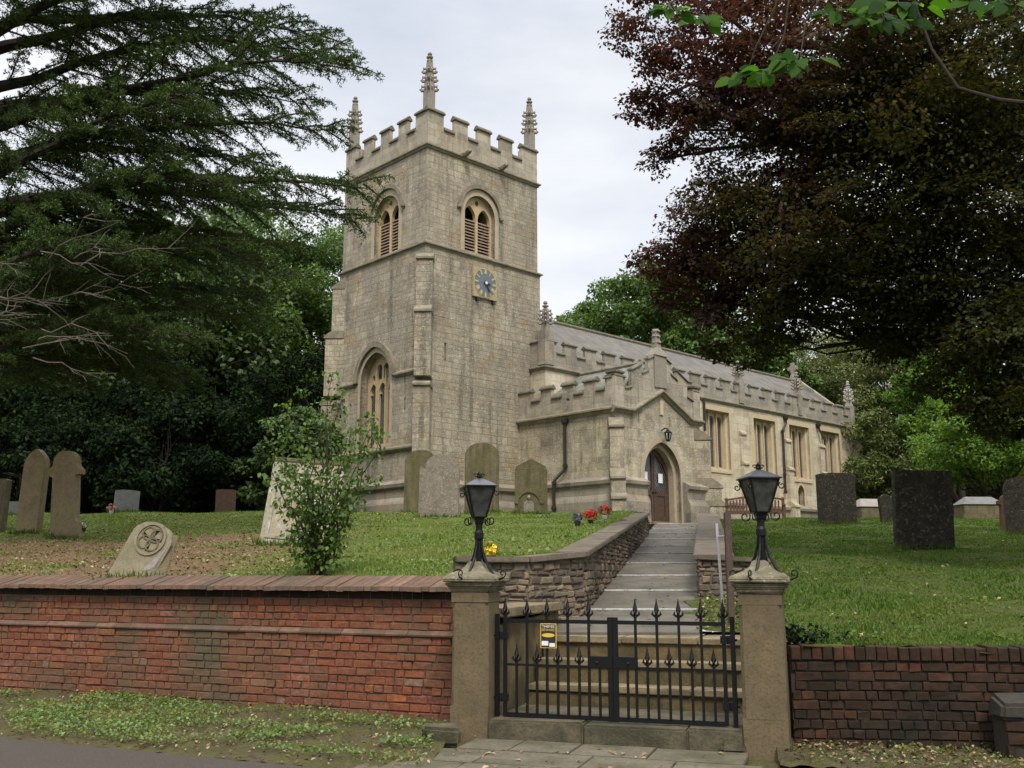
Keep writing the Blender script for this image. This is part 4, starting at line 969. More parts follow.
# -- stone walls beside the path
def path_wall(name, label, pts, tops, bases, thick, side, capw=.34):
    # pts: plan polyline of the visible face; tops/bases heights at the points; side: +1 body lies left of travel
    root = thing(name, label, 'wall', (pts[0][0], pts[0][1], bases[0]))
    o = Vector((pts[0][0], pts[0][1], bases[0])); core = MB(); st = MB(); cp = MB()
    for i in range(len(pts) - 1):
        p, q = Vector(pts[i]), Vector(pts[i + 1]); L_ = (q - p).length; d = (q - p) / L_; n_ = Vector((-d.y, d.x)) * side
        F = lambda a, b, z, p=p, d=d, n_=n_: (p.x + d.x * a - n_.x * b - o.x, p.y + d.y * a - n_.y * b - o.y, z - o.z)
        zt = lambda a, i=i, L_=L_: tops[i] + (tops[i + 1] - tops[i]) * a / L_ - .085
        zb = lambda a, i=i, L_=L_: bases[i] + (bases[i + 1] - bases[i]) * a / L_ - .1
        rubble(st, F, 0, L_, zb, zt)
        core.hexa([F(0, -thick, zb(0)), F(L_, -thick, zb(L_)), F(L_, -.012, zb(L_)), F(0, -.012, zb(0)), F(0, -thick, zt(0) - .004), F(L_, -thick, zt(L_) - .004), F(L_, -.012, zt(L_) - .004), F(0, -.012, zt(0) - .004)])
        a = 0; over = .07
        while a < L_ - .02:
            l = min(random.uniform(.8, 1.15), L_ - a)
            if L_ - a - l < .25: l = L_ - a
            e0 = .0; g_ = .004
            f0 = over * (1 if i == 0 or a > 0 else 1)
            za, zb_ = zt(a), zt(a + l)
            cp.hexa([F(a + g_, -capw, za), F(a + l - g_, -capw, zb_), F(a + l - g_, f0, zb_), F(a + g_, f0, za), F(a + g_, -capw, za + .075), F(a + l - g_, -capw, zb_ + .075), F(a + l - g_, f0, zb_ + .075), F(a + g_, f0, za + .075)])
            a += l
        F_end = F; L_end = L_
    core.build('wall_core', M['mortar'], root); st.build('rubble_face', M['rubble'], root); cp.build('coping', M['wall_coping'], root, bevel=.012, wobble=.003)
    return root
path_wall('stone_wall', 'rubble stone retaining wall with stone coping curving up along the left side of the church path', [(-.75, 13.25), (.22, 13.4), (1.0, 14.07), (4.05, 29.77), (3.8, 29.95)], [1.86, 1.86, 1.94, 3.4, 3.41], [.5, .7, 1.02, 2.72, 2.75], .3, 1, .4)
path_wall('stone_wall', 'rubble stone wall with broad weathered coping on the right side of the church path behind the steel rail', [(6.45, 34.0), (2.9, 15.68), (3.95, 15.3)], [3.62, 1.92, 1.86], [3.15, 1.18, 1.2], .35, 1, .55)
# -- steps inside the gate
steps = thing('stone_steps', 'worn stone steps rising behind the iron gate', 'steps', (GA[0], GA[1], .16), GANG)
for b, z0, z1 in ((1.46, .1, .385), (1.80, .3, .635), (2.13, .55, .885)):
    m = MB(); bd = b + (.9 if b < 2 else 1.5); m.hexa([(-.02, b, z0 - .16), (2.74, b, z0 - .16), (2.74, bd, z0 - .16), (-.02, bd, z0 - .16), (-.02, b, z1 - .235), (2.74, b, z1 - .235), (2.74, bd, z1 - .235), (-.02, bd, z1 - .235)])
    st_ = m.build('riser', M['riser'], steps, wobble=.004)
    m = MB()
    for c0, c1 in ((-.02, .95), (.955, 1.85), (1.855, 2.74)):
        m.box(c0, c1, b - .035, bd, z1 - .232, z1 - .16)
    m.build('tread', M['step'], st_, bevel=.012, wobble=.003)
m = MB(); m.box(-.1, 2.64, .3, 1.5, -.1, .0); m.build('landing', M['sill'], steps)
m = MB(); m.hexa([(-.5, .45, 0), (-.06, .45, 0), (-.06, 2.9, 0), (-.5, 2.9, 0), (-.5, .45, .9), (-.06, .45, .9), (-.06, 2.9, 1.0), (-.5, 2.9, 1.0)]); ck = m.build('cheek_wall', M['riser'], steps, wobble=.01)
m = MB(); m.box(-.55, .02, .6, 2.95, 1.0, 1.1); m.build('cheek_coping', M['step'], ck, bevel=.015)
m = MB(); m.hexa([(2.74, .48, -.1), (3.0, .48, -.1), (3.0, 5.2, -.1), (2.74, 5.2, -.1), (2.74, .48, .55), (3.0, .48, .65), (3.0, 5.2, 1.2), (2.74, 5.2, 1.1)]); m.build('cheek_wall', M['rubble'], steps, wobble=.01)
m = MB(); m.box(1.9, 3.05, 2.2, 4.3, .2, .7); m.build('landing_edge', M['verge'], steps)
# -- threshold under the gate and loose blocks
m = MB()
for a0, a1 in ((.0, .98), (.985, 2.0), (2.005, 2.545)): m.box(a0, a1, .02, .5, -.05, .185 + random.uniform(-.01, .01))
o = m.build('stone_threshold', M['sill'], None, bevel=.02, wobble=.006); o.location = (*GA, 0); o.rotation_euler = (0, 0, GANG); tag(o, 'cracked mossy stone threshold under the iron gate', 'threshold')
def rock(x, y, z, sx, sy, sz, rz, label, mat, tilt=0):
    m = MB(); m.box(-sx / 2, sx / 2, -sy / 2, sy / 2, 0, sz); o = m.build('stone_block', M[mat], None, bevel=.03, wobble=.018)
    o.location = (x, y, z); o.rotation_euler = (tilt, tilt * .5, rz); tag(o, label, 'stone block'); return o
rock(-.7, 10.16, .0, .36, .2, .17, R(14), 'rough grey stone block lying in leaves left of the left gate pillar', 'sill', .05)
rock(-.11, 10.56, .0, .2, .2, .14, R(-25), 'small mossy stone tucked between left gate pillar and threshold', 'sill', -.04)
rock(2.1, 9.8, .0, .26, .24, .13, R(-18), 'flat topped stone block at the foot of the right gate pillar', 'sill')

# -- gate pillars
def pillar(a, label, lean=0):
    root = thing('gate_pillar', label, 'pillar', (*G(a, 0), 0), GANG, 'stone gate pillars')
    w = .203; c = .034; m = MB()
    oct_ = lambda s, z: [(-s + c, -s, z), (s - c, -s, z), (s, -s + c, z), (s, s - c, z), (s - c, s, z), (-s + c, s, z), (-s, s - c, z), (-s, -s + c, z)]
    m.box(-w, w, -w, w, -.1, .3); v = oct_(w, .3) + oct_(w - .004, 1.34)
    m.add(v, [tuple(range(8)), tuple(range(15, 7, -1))] + [(i, (i + 1) % 8, (i + 1) % 8 + 8, i + 8) for i in range(8)])
    m.box(-w, w, -w, w, 1.342, 1.44); o = m.build('shaft', M['pillar'], root, wobble=.002)
    for v in o.data.vertices: v.co.y += .225
    m = MB(); sq = lambda s, z: (s * 1.4142, z)
    m.lathe((0, .225, 1.442), [sq(w - .01, 0), sq(w + .02, .015), sq(w + .025, .05), sq(w + .055, .075), sq(w + .06, .1)], 4, R(45))
    m.lathe((0, .225, 1.544), [sq(w + .075, 0), sq(w + .085, .03), sq(w + .06, .065), sq(w + .01, .09), sq(w - .06, .12), sq(w - .11, .165), sq(w - .135, .215)], 4, R(45)); m.build('cap', M['cap'], root, bevel=.012, wobble=.004)
    return root
pillar(-.207, 'left square stone gate pillar with chamfered edges and swept cap beside the red brick wall')
pillar(2.545 + .188, 'right square stone gate pillar with chamfered edges and lichened swept cap beside the dark brick wall')

# -- lamps on the pillars
def scroll(m, c, ax, r, turns, rad, up=(0, 0, 1), n=26, start=0):
    ax = Vector(ax).normalized(); up = Vector(up); pts = []
    for i in range(n + 1):
        t = i / n; an = start + turns * 2 * math.pi * t; rr = r * (1 - .72 * t)
        pts.append(Vector(c) + ax * (rr * math.cos(an)) + up * (rr * math.sin(an)))
    m.tube(pts, rad, 6)
def lamp(a, label, rot):
    root = thing('gate_lamp', label, 'lamp', (*G(a, .225), 1.70), GANG + rot, 'lanterns on the gate pillars')
    m = MB(); m.tube([(0, 0, .03), (0, 0, .3), (0, 0, .5)], [.03, .034, .038], 12); m.lathe((0, 0, .28), [(.036, 0), (.05, .02), (.05, .08), (.038, .11)], 12)
    m.lathe((0, 0, .42), [(.03, 0), (.06, .05), (.075, .1), (.08, .11)], 4, R(45)); m.build('post', M['iron'], root)
    for k in range(4):           # four straps sweeping out over the stone cap
        an = k * math.pi / 2 + math.pi / 4; d = Vector((math.cos(an), math.sin(an), 0))
        m = MB(); P = [(.03, .34), (.04, .22), (.075, .1), (.13, .0), (.2, -.09), (.27, -.125), (.31, -.11)]
        pts = [Vector((d.x * r, d.y * r, z)) for r, z in P]; m.tube(pts, [.012, .013, .014, .015, .015, .013, .01], 6)
        scroll(m, (d.x * .31, d.y * .31, -.065), (d.x, d.y, 0), .045, 1.1, .007, start=-math.pi / 2); m.build('strap_leg', M['iron'], root)
    zb, zt, rb, rt = .53, .85, .066, .147
    fr = MB()
    for cx, cy in ((1, 1), (1, -1), (-1, 1), (-1, -1)): fr.tube([(cx * rb, cy * rb, zb), (cx * rt, cy * rt, zt)], .011, 6)
    for z, r in ((zb, rb), (zt, rt)):
        for i in range(4):
            c4 = [(1, 1), (-1, 1), (-1, -1), (1, -1)]; p, q = c4[i], c4[(i + 1) % 4]; fr.tube([(p[0] * r, p[1] * r, z), (q[0] * r, q[1] * r, z)], .01, 6)
    fr.build('lantern_frame', M['iron'], root)
    for dx, dy in ((1, 0), (-1, 0), (0, 1), (0, -1)):
        px_, py_ = -dy, dx; m = MB(); e = .009
        A = [(dx * rb + px_ * rb * s, dy * rb + py_ * rb * s, zb) for s in (-1, 1)]; B = [(dx * rt + px_ * rt * s, dy * rt + py_ * rt * s, zt) for s in (1, -1)]
        q = A + B; m.hexa([(x * .985, y * .985, z) for x, y, z in q] + [(x * .955, y * .955, z) for x, y, z in q]); m.build('glass_pane', M['lampglass'], root)
    m = MB(); sq = lambda s, z: (s * 1.4142, z)
    m.lathe((0, 0, zt), [sq(.168, 0), sq(.173, .012), sq(.11, .05), sq(.045, .085), sq(.02, .095)], 4, R(45)); m.build('lantern_roof', M['lamproof'], root)
    m = MB(); m.lathe((0, 0, zt + .09), [(.02, 0), (.028, .02), (.014, .04), (.02, .06), (.0, .085)], 8)
    for k in range(4):
        an = k * math.pi / 2; d = Vector((math.cos(an), math.sin(an), 0)); scroll(m, (d.x * .035, d.y * .035, zt + .125), d, .024, 1, .006)
    m.build('finial', M['iron'], root)
    for k in range(4):
        an = k * math.pi / 2 + R(45); d = Vector((math.cos(an), math.sin(an), 0)); m = MB(); scroll(m, (d.x * .16, d.y * .16, .49), d, .055, 1.15, .007, start=R(150)); m.build('scroll', M['iron'], root)
        m = MB(); scroll(m, (d.x * .235, d.y * .235, .78), d, .036, 1.15, .006, start=R(120)); m.build('scroll', M['iron'], root)
def mat_lampglass():
    t = NT('dusty_lamp_glass'); n = t.noise(t.coord(), 9, 4)
    b = t.pbr(t.ramp(n, [(.35, (.05, .055, .05)), (.7, (.14, .15, .135))]), .25, spec=.5)
    tr = t.n('ShaderNodeBsdfTransparent', {0: (.5, .52, .48, 1)}); mx = t.n('ShaderNodeMixShader', {0: t.ramp(n, [(.3, .72), (.7, .5)]), 1: b.outputs[0], 2: tr.outputs[0]})
    t.t.links.new(mx.outputs[0], t.out.inputs[0]); return t.m
M['lampglass'] = mat_lampglass(); M['lamproof'] = mat_simple('grey_painted_roof', (.045, .045, .05), .35, 0, .5, .3, 20)
lamp(-.18, 'black iron lantern on curved straps on the left gate pillar', R(28)); lamp(2.76, 'black iron lantern on curved straps on the right gate pillar', R(26))

# -- the double gate
def leaf(sx, label):
    root = thing('iron_gate', label, 'gate', (*G(1.255, .225), .2), GANG, 'leaves of the iron double gate')
    X = lambda a: a - 1.255
    bar = lambda m, a0, a1, z0, z1, d=.011: m.box(X(a0), X(a1), -d, d, z0 - .2, z1 - .2)
    if sx < 0: h, ms, longs, shorts, blank, pl = .117, 1.238, (.355, .569, .791, 1.01), (.242, .461, .683, .908), 1.119, (1.02, 1.238)
    else: h, ms, longs, shorts, blank, pl = 2.358, 1.276, (2.142, 1.924, 1.706, 1.49), (2.253, 2.041, 1.821, 1.603), 1.403, (1.276, 1.49)
    m = MB(); bar(m, h - .018, h + .018, .2, 1.27, .018); m.build('hinge_stile', M['iron'], root, bevel=.003)
    m = MB(); bar(m, ms - .034, ms + (.018 if sx < 0 else .034), .19, 1.2, .016) if sx < 0 else bar(m, ms - .018, ms + .034, .19, 1.2, .016); m.build('meeting_stile', M['iron'], root, bevel=.003)
    lo, hi = min(h, ms) + .016, max(h, ms) - .016
    for z, t in ((1.15, .019), (.215, .022)):
        m = MB(); bar(m, lo, hi, z - t, z + t, .009 if z > 1 else .014); m.build('rail', M['iron'], root)
    e = longs[-1]; m = MB(); bar(m, min(h, e), max(h, e), .7, .722, .008); m.build('rail', M['iron'], root)
    m = MB(); bar(m, pl[0] - .015, pl[1] + .015, .7, .815, .022); m.lathe((X(sum(pl) / 2 + .03 * sx), -.028, .555), [(.012, -.012), (.02, 0), (.012, .012)], 8); m.build('lock_plate', M['iron'], root, bevel=.004)
    def finial(m, a, z):
        k0 = len(m.v)
        m.lathe((X(a), 0, z - .2), [(.022, 0), (.028, .01), (.016, .02), (.015, .05), (.027, .068), (.033, .085), (.024, .115), (.012, .16), (.002, .215)], 8)
        for s in (-1, 1): m.tube([(X(a), 0, z - .2 + .03), (X(a) + s * .03, 0, z - .2 + .022), (X(a) + s * .054, 0, z - .2 + .04), (X(a) + s * .046, 0, z - .2 + .07)], [.013, .015, .015, .006], 6)
        for s in (-1, 1): m.tube([(X(a), 0, z - .2 + .03), (X(a), s * .026, z - .2 + .032), (X(a), s * .04, z - .2 + .06), (X(a), s * .026, z - .2 + .085)], [.012, .013, .013, .006], 6)
        for q in range(k0, len(m.v)):
            x_, y_, z_ = m.v[q]; m.v[q] = (X(a) + (x_ - X(a)) * .8, y_ * .8, z - .2 + (z_ - z + .2) * .9)
    for a in longs + (h,):
        m = MB()
        if a != h: bar(m, a - .0125, a + .0125, .22, 1.2, .0125)
        finial(m, a, 1.2 if a != h else 1.2); m.build('picket', M['iron'], root)
    for a in shorts + (blank,):
        m = MB(); bar(m, a - .0115, a + .0115, .22, .74 if a != blank else .71, .014)
        if a != blank: finial(m, a, .735)
        m.build('short_picket', M['iron'], root)
    m = MB(); bar(m, h - sx * -.0 + sx * .085 - .022, h + sx * .085 + .022, .18, 1.22, .02); m.build('hinge_post', M['iron'], root, bevel=.003)
    for z in (.38, 1.0):
        m = MB(); s = 1 if sx < 0 else -1
        m.tube([(X(h), 0, z - .2), (X(h) - s * .13, 0, z - .2)], .012, 6); m.lathe((X(h) - s * .05, 0, z - .24), [(.024, 0), (.026, .04), (.024, .08)], 8)
        m.box(X(h) - .032, X(h) + .032, -.026, .026, z - .235, z - .165); m.build('hinge', M['iron'], root)
    return root
leaf(-1, 'left leaf of the black iron gate, the one carrying the yellow notice'); leaf(1, 'right leaf of the black iron gate with spear finials, no notice on it')
# -- notice wired to the left leaf
sg = thing('warning_sign', 'small black and yellow metal notice fixed to the left gate leaf', 'sign', (*G(.592, .2), .885), GANG)
m = MB(); m.box(-.085, .085, -.004, .0, 0, .245); m.build('sign_plate', M['yellow'], sg)
m = MB(); m.box(-.077, .077, -.0065, -.0042, .008, .237); m.build('black_panel', M['sign_black'], sg)
m = MB(); m.plate(lambda a, b, z: (a, -b, z), [(.068 * math.cos(2 * math.pi * k / 24), .128 + .02 * math.sin(2 * math.pi * k / 24)) for k in range(24)], [], .0068, .0088); m.build('yellow_oval', M['yellow'], sg)
m = MB(); m.box(-.07, .0, -.009, -.0068, .025, .07); m.build('white_panel', M['white'], sg)
m = MB(); m.box(.012, .07, -.009, -.0068, .014, .05); m.build('white_panel', M['white'], sg)
def text(body, name, size, x, z, y, mat, parent, extr=.0005):
    cu = bpy.data.curves.new(name, 'FONT'); cu.body = body; cu.size = size; cu.align_x = 'CENTER'; cu.align_y = 'CENTER'; cu.extrude = extr
    o = bpy.data.objects.new(name, cu); COL.objects.link(o)
    dg = bpy.context.evaluated_depsgraph_get(); me = bpy.data.meshes.new_from_object(o.evaluated_get(dg)); bpy.data.objects.remove(o)
    o = bpy.data.objects.new(name, me); COL.objects.link(o); me.materials.clear(); me.materials.append(mat)
    o.parent = parent; o.location = (x, y, z); o.rotation_euler = (R(90), 0, 0); return o
text('THIEVES', 'lettering', .037, 0, .214, -.0075, M['white'], sg); text('BEWARE', 'lettering', .036, 0, .18, -.0075, M['yellow'], sg)
# -- rail and post beside the steps
m = MB(); m.hexa([(2.815, 13.58, 1.0), (2.85, 13.58, 1.0), (2.85, 13.6, 1.0), (2.815, 13.6, 1.0), (2.765, 13.58, 2.3), (2.8, 13.58, 2.3), (2.8, 13.6, 2.3), (2.765, 13.6, 2.3)]); m.tube([(2.8, 13.57, 2.12), (2.88, 13.34, 2.12)], .012, 6)
o = m.build('handrail', M['steel']); tag(o, 'thin pale steel bar fixed to the brown post at the right edge of the path', 'handrail')
m = MB(); m.box(-.042, .042, -.042, .042, -.1, 1.5); o = m.build('wooden_post', M['rust'], bevel=.006); o.location = (2.87, 13.3, .93); tag(o, 'tall square brown post standing right of the path between wall and lamp', 'post')
# ------------------------------------------------------------------ gravestones
def outline(kind, w, h):
    s = w / 2; A = lambda x0, z0, r, a0, a1, n: [(x0 + r * math.cos(a0 + (a1 - a0) * k / n), z0 + r * math.sin(a0 + (a1 - a0) * k / n)) for k in range(n + 1)]
    if kind == 'round': return [(-s, -.15), (s, -.15)] + archtop(0, w, h - s * .75, h, 10)
    if kind == 'flatround': return [(-s, -.15), (s, -.15)] + archtop(0, w, h - s * .3, h, 10)
    if kind == 'camber': return [(-s, -.15), (s, -.15)] + archtop(0, w, h - s * .1, h, 8)
    if kind == 'gothic': return [(-s, -.15), (s, -.15)] + archtop(0, w, h - s * 1.55, h, 10)
    if kind == 'shoulder':
        k = s * .72; zt = h - k; return [(-s, -.15), (s, -.15), (s, zt + .02), (s * .97, zt + .06), (k, zt - .02)] + archtop(0, 2 * k, zt + .02, h, 9)[1:-1] + [(-k, zt - .02), (-s * .97, zt + .06), (-s, zt + .02)]
    if kind == 'notch':
        k = s * .8; return [(-k, -.15), (s, -.15), (s, .35), (k + .02, .45), (k, h * .72), (s + .04, h * .72), (s + .04, h * .77), (k + .01, h * .83), (k, h * .84)] + archtop(0, 2 * k, h - k * .95, h, 9)[1:-1] + [(-k, h * .84), (-k - .08, h * .8), (-k - .08, h * .72), (-k, h * .7), (-k, .45)]
    if kind == 'tudor': return [(-s, -.15), (s, -.15), (s, h * .8), (s * .93, h * .82), (s * .93, h * .87), (s * .8, h * .875), (0, h), (-s * .8, h * .875), (-s * .93, h * .87), (-s * .93, h * .82), (-s, h * .8)]
    return [(-s, -.15), (s, -.15), (s, h), (-s, h)]
FGv = lambda a, b, z: (a, -b, z)
GRAVES = []
def grave(px_x, Y, w, h, kind, mat, label, yaw=0, lean=0, tip=0, thick=.13, z=None, parts=None, group='gravestones in the churchyard'):
    X = (px_x - 512) / 990 * Y * 1.0
    # direction uses depth along the tilted axis
    zz = z if z is not None else zlawn(X, Y)
    GRAVES.append((X, Y, w, yaw)); m = MB(); m.plate(FGv, outline(kind, w, h), [], -thick / 2, thick / 2)
    o = m.build('gravestone', M[mat], None, bevel=.012, wobble=.002)
    o.location = (X, Y, zz - .02); o.rotation_euler = (R(tip), R(lean), R(yaw)); tag(o, label, 'gravestone', group)
    if parts: parts(o, thick)
    return o
def panel_arch(o, t):          # carved round arch with a small figure niche
    m = MB(); m.plate(FGv, archband(-.06, .62, .3, .62, .86, .3, .76, 8), [], t / 2 - .01, t / 2 + .035); m.build('carved_arch', M['g_olive'], o)
    m = MB(); m.plate(FGv, arch(-.06, .3, .0, .25, .42, 6), [], t / 2 - .01, t / 2 + .02); m.lathe((-.06, -t / 2 - .02, .42), [(.04, 0), (.06, .05), (.03, .12)], 8); m.build('carved_figure', M['g_pale'], o)
grave(33, 23.2, .58, 1.98, 'gothic', 'g_brown', 'tall pointed arch gravestone streaked with green lichen, leaning slightly right', -12, 3, thick=.2)
grave(69, 22.2, .72, 1.97, 'notch', 'g_brown', 'tall round topped gravestone with stepped shoulders, right of the pointed one', -12, -2.5, thick=.2)
grave(0, 24.5, .55, 1.3, 'camber', 'g_olive', 'dark gravestone cut off by the left edge of the view', -20, 2, thick=.16)
grave(17, 29, .34, .42, 'rect', 'g_grey', 'tiny grey headstone low between the two leftmost tall stones', 0)
grave(128, 30.2, .72, .72, 'camber', 'g_grey', 'small modern grey headstone with flowers beside it in front of the dark bushes', 12, 2, thick=.1)
grave(227, 31, .6, .82, 'camber', 'g_red', 'small reddish brown headstone alone in front of the dark bushes', 5)
grave(420, 30.5, .98, 2.0, 'round', 'g_olive', 'tall olive round topped gravestone partly behind the pale lichened one', -8, 1, thick=.17)
grave(439, 27.3, 1.1, 1.75, 'shoulder', 'g_pale', 'broad pale lichen covered gravestone with rounded top and small shoulders', -6, 1, thick=.16)
grave(482, 29.5, 1.02, 2.12, 'round', 'g_olive', 'tall brown round topped gravestone directly behind the left lamp', -4, 0, thick=.17)
grave(531, 28.7, .94, 1.6, 'tudor', 'g_olive', 'dark gravestone with stepped pointed top and a carved arch, near the porch pipe', -4, 0, thick=.17, parts=panel_arch)
grave(835, 30.2, 1.16, 1.56, 'camber', 'g_dark', 'dark wide gravestone with gently curved top in front of the nave windows', 6, 0, thick=.2)
grave(919, 21.0, 1.22, 1.66, 'rect', 'g_dark', 'largest dark square topped gravestone, rough with lichen, on the right lawn', 2, .5, 3, thick=.2)
grave(885, 30.5, .44, .9, 'shoulder', 'g_dark', 'narrow dark gravestone peeping out left of the big square one', 10, -4)
grave(1021, 25.6, .9, 1.5, 'round', 'g_dark', 'dark round topped gravestone cut by the right edge of the view', -14, 0, thick=.18)
grave(1003, 27.4, .46, .98, 'notch', 'g_red', 'narrow gravestone with pale top half hidden behind the round one at the right edge', -8, 3, thick=.16)
# broken leaning stone by the left wall
def quatrefoil(o, t):
    m = MB()
    for k in range(4):
        an = k * math.pi / 2 + .78; cx_, cz_ = .09 * math.cos(an), .62 + .09 * math.sin(an); n = 14
        m.plate(FGv, [(cx_ + .1 * math.cos(2 * math.pi * i / n), cz_ + .1 * math.sin(2 * math.pi * i / n)) for i in range(n)], [[(cx_ + .08 * math.cos(2 * math.pi * i / n), cz_ + .08 * math.sin(2 * math.pi * i / n)) for i in range(n)]], t / 2 - .005, t / 2 + .012 + k * .001)
    m.build('carved_quatrefoil', M['g_olive'], o)
    m = MB(); n = 24; m.plate(FGv, [(.235 * math.cos(2 * math.pi * i / n), .62 + .235 * math.sin(2 * math.pi * i / n)) for i in range(n)], [[(.2 * math.cos(2 * math.pi * i / n), .62 + .2 * math.sin(2 * math.pi * i / n)) for i in range(n)]], t / 2 - .005, t / 2 + .02); m.build('carved_ring', M['g_lean'], o)
    for an in (.2, 1.25, 2.9, 4.9):
        m = MB(); c_, s_ = math.cos(an), math.sin(an); m.plate(FGv, [(.05 * c_ - .016 * s_, .62 + .05 * s_ + .016 * c_), (.17 * c_ - .022 * s_, .62 + .17 * s_ + .022 * c_), (.17 * c_ + .022 * s_, .62 + .17 * s_ - .022 * c_), (.05 * c_ + .016 * s_, .62 + .05 * s_ - .016 * c_)], [], t / 2, t / 2 + .003); m.build('carved_slot_shade', M['dark'], o)  # thin black plates: shade of the slots put into their colour
    m = MB(); m.plate(FGv, [(.12, .2), (.3, .62), (.27, .3), (.2, .22)], [], t / 2, t / 2 + .004); m.build('fresh_break', M['g_top'], o)
grave(137, 13.75, .66, .86, 'round', 'g_lean', 'broken leaning gravestone with carved quatrefoil just behind the red brick wall', -16, 20, -16, thick=.13, parts=quatrefoil)
grave(163, 13.7, .16, .66, 'rect', 'g_lean', 'narrow broken stone slab propped behind the leaning quatrefoil stone', 30, 17, -6, thick=.12)
# big lichened slab behind the young tree
def slab_parts(o, t):
    m = MB(); m.plate(FGv, [(-.62, .1), (.62, .1), (.62, 1.42), (-.62, 1.42)], [[(-.55, .17), (.55, .17), (.55, 1.35), (-.55, 1.35)]], t / 2 - .004, t / 2 + .02); m.build('raised_border', M['g_slab'], o)
    m = MB(); m.plate(FGv, [(-.73, 1.56), (.73, 1.56), (.73, 1.63), (-.73, 1.63)], [], -t / 2 - .02, t / 2 + .02); m.build('slab_capping', M['g_olive'], o)
grave(300, 18.5, 1.42, 1.56, 'rect', 'g_slab', 'large pale slab blotched with white and green lichen behind the young tree', -8, 5, -8, thick=.2, parts=slab_parts)
# tombs on the right
def tomb(px_x, Y, w, d, h, label, mat, topm, yaw):
    X = (px_x - 512) / 990 * Y; root = thing('chest_tomb', label, 'tomb', (X, Y, zlawn(X, Y) - .03), R(yaw))
    m = MB(); m.box(-w / 2 - .08, w / 2 + .08, -d / 2 - .08, d / 2 + .08, -.1, .12); m.build('base', M[mat], root, bevel=.015)
    m = MB(); m.box(-w / 2 + .05, w / 2 - .05, -d / 2 + .05, d / 2 - .05, .122, h * .62); m.build('chest', M[mat], root, bevel=.01)
    m = MB(); z = h * .622; m.hexa([(-w / 2, -d / 2, z), (w / 2, -d / 2, z), (w / 2, d / 2, z), (-w / 2, d / 2, z), (-w / 2 + .3, -.06, h), (w / 2 - .3, -.06, h), (w / 2 - .3, .06, h), (-w / 2 + .3, .06, h)]); m.build('coped_top', M[topm], root, bevel=.01)
    return root
tomb(874, 35.5, 1.8, 1.2, .82, 'coped tomb with pale pinkish top near the east corner of the church', 'g_olive', 'g_top', 8)
tomb(976, 33.5, 1.5, .8, .72, 'long grey coped chest tomb under the bright green tree', 'g_olive', 'g_grey', 5)
# -- bench by the nave wall
bn = thing('garden_bench', 'brown wooden slatted bench with post ends by the nave wall behind the right lamp', 'bench', (8.35, 34.2, 3.36), R(-12)); bn.scale = (1, .9, .76)
for x in (-.95, .95):
    m = MB(); m.box(x - .05, x + .05, .25, .35, -.05, .98); m.lathe((x, .3, .98), [(.05, 0), (.075, .03), (.05, .09), (.02, .12)], 8); m.build('back_post', M['bench'], bn)
    m = MB(); m.box(x - .045, x + .045, -.35, -.26, -.05, .66); m.build('front_leg', M['bench'], bn)
    m = MB(); m.box(x - .05, x + .05, -.38, .25, .662, .72); m.build('armrest', M['bench'], bn)
m = MB()
for k in range(16): m.box(-.85 + k * .108, -.79 + k * .108, .285, .315, .5, .94 + .12 * math.sin(math.pi * k / 15))
m.build('back_slats', M['bench'], bn)
m = MB(); 
for k in range(12): 
    x0 = -.9 + k * .15; z0 = .95 + .12 * math.sin(math.pi * k / 12); z1 = .95 + .12 * math.sin(math.pi * (k + 1) / 12)
    m.hexa([(x0, .27, z0), (x0 + .15, .27, z1), (x0 + .15, .33, z1), (x0, .33, z0), (x0, .27, z0 + .09), (x0 + .15, .27, z1 + .09), (x0 + .15, .33, z1 + .09), (x0, .33, z0 + .09)])
m.build('top_rail', M['bench'], bn)
m = MB(); m.box(-.9, .9, .275, .325, .4, .5); m.build('lower_rail', M['bench'], bn)
m = MB(); [m.box(-.9, .9, -.33 + k * .12, -.23 + k * .12, .4, .44) for k in range(5)]; m.build('seat', M['bench'], bn)
m = MB(); m.box(-.9, .9, -.33, -.29, .3, .398); m.build('seat_apron', M['bench'], bn)
# -- flowers
def flowers(px_x, Y, r, hpot, mat, pot, label, n=40, z=None, cat='flowers', name='flower_pot'):
    X = (px_x - 512) / 990 * Y; root = thing(name, label, cat, (X, Y, (zlawn(X, Y) if z is None else z) - .01))
    m = MB(); m.lathe((0, 0, 0), [(.05, 0), (.06, hpot * .4), (.075, hpot), (.05, hpot)], 10); m.build('pot', M[pot], root)
    V = []; Fq = []; LV = []; LF = []
    for i in range(n):
        d = Vector((random.gauss(0, 1), random.gauss(0, 1), random.gauss(.3, .8))).normalized(); c = Vector((0, 0, hpot + r * .75)) + d * r * random.uniform(.55, 1); c.x *= 1.2
        for k in range(5):
            a = 2 * math.pi * k / 5 + i; t1 = d.orthogonal().normalized(); t2 = d.cross(t1); u = t1 * math.cos(a) + t2 * math.sin(a); w = t1 * math.cos(a + 1.57) + t2 * math.sin(a + 1.57); o = len(V); s = .035
            V += [c, c + u * s * .6 + w * s * .5 + d * .008, c + u * s + d * .016, c + u * s * .6 - w * s * .5 + d * .008]; Fq.append((o, o + 1, o + 2, o + 3))
    npmesh('petals', np.array([tuple(v) for v in V]), np.array(Fq), M[mat], root)
    for i in range(30):
        d = Vector((random.gauss(0, 1), random.gauss(0, 1), random.uniform(-.2, 1))).normalized(); c = Vector((0, 0, hpot + r * .3)) + d * r * .7; w = d.orthogonal().normalized() * .02; o = len(LV)
        LV += [c, c + d * .04 + w, c + d * .09, c + d * .04 - w]; LF.append((o, o + 1, o + 2, o + 3))
    npmesh('leaves', np.array([tuple(v) for v in LV]), np.array(LF), M['green'], root)
    return root
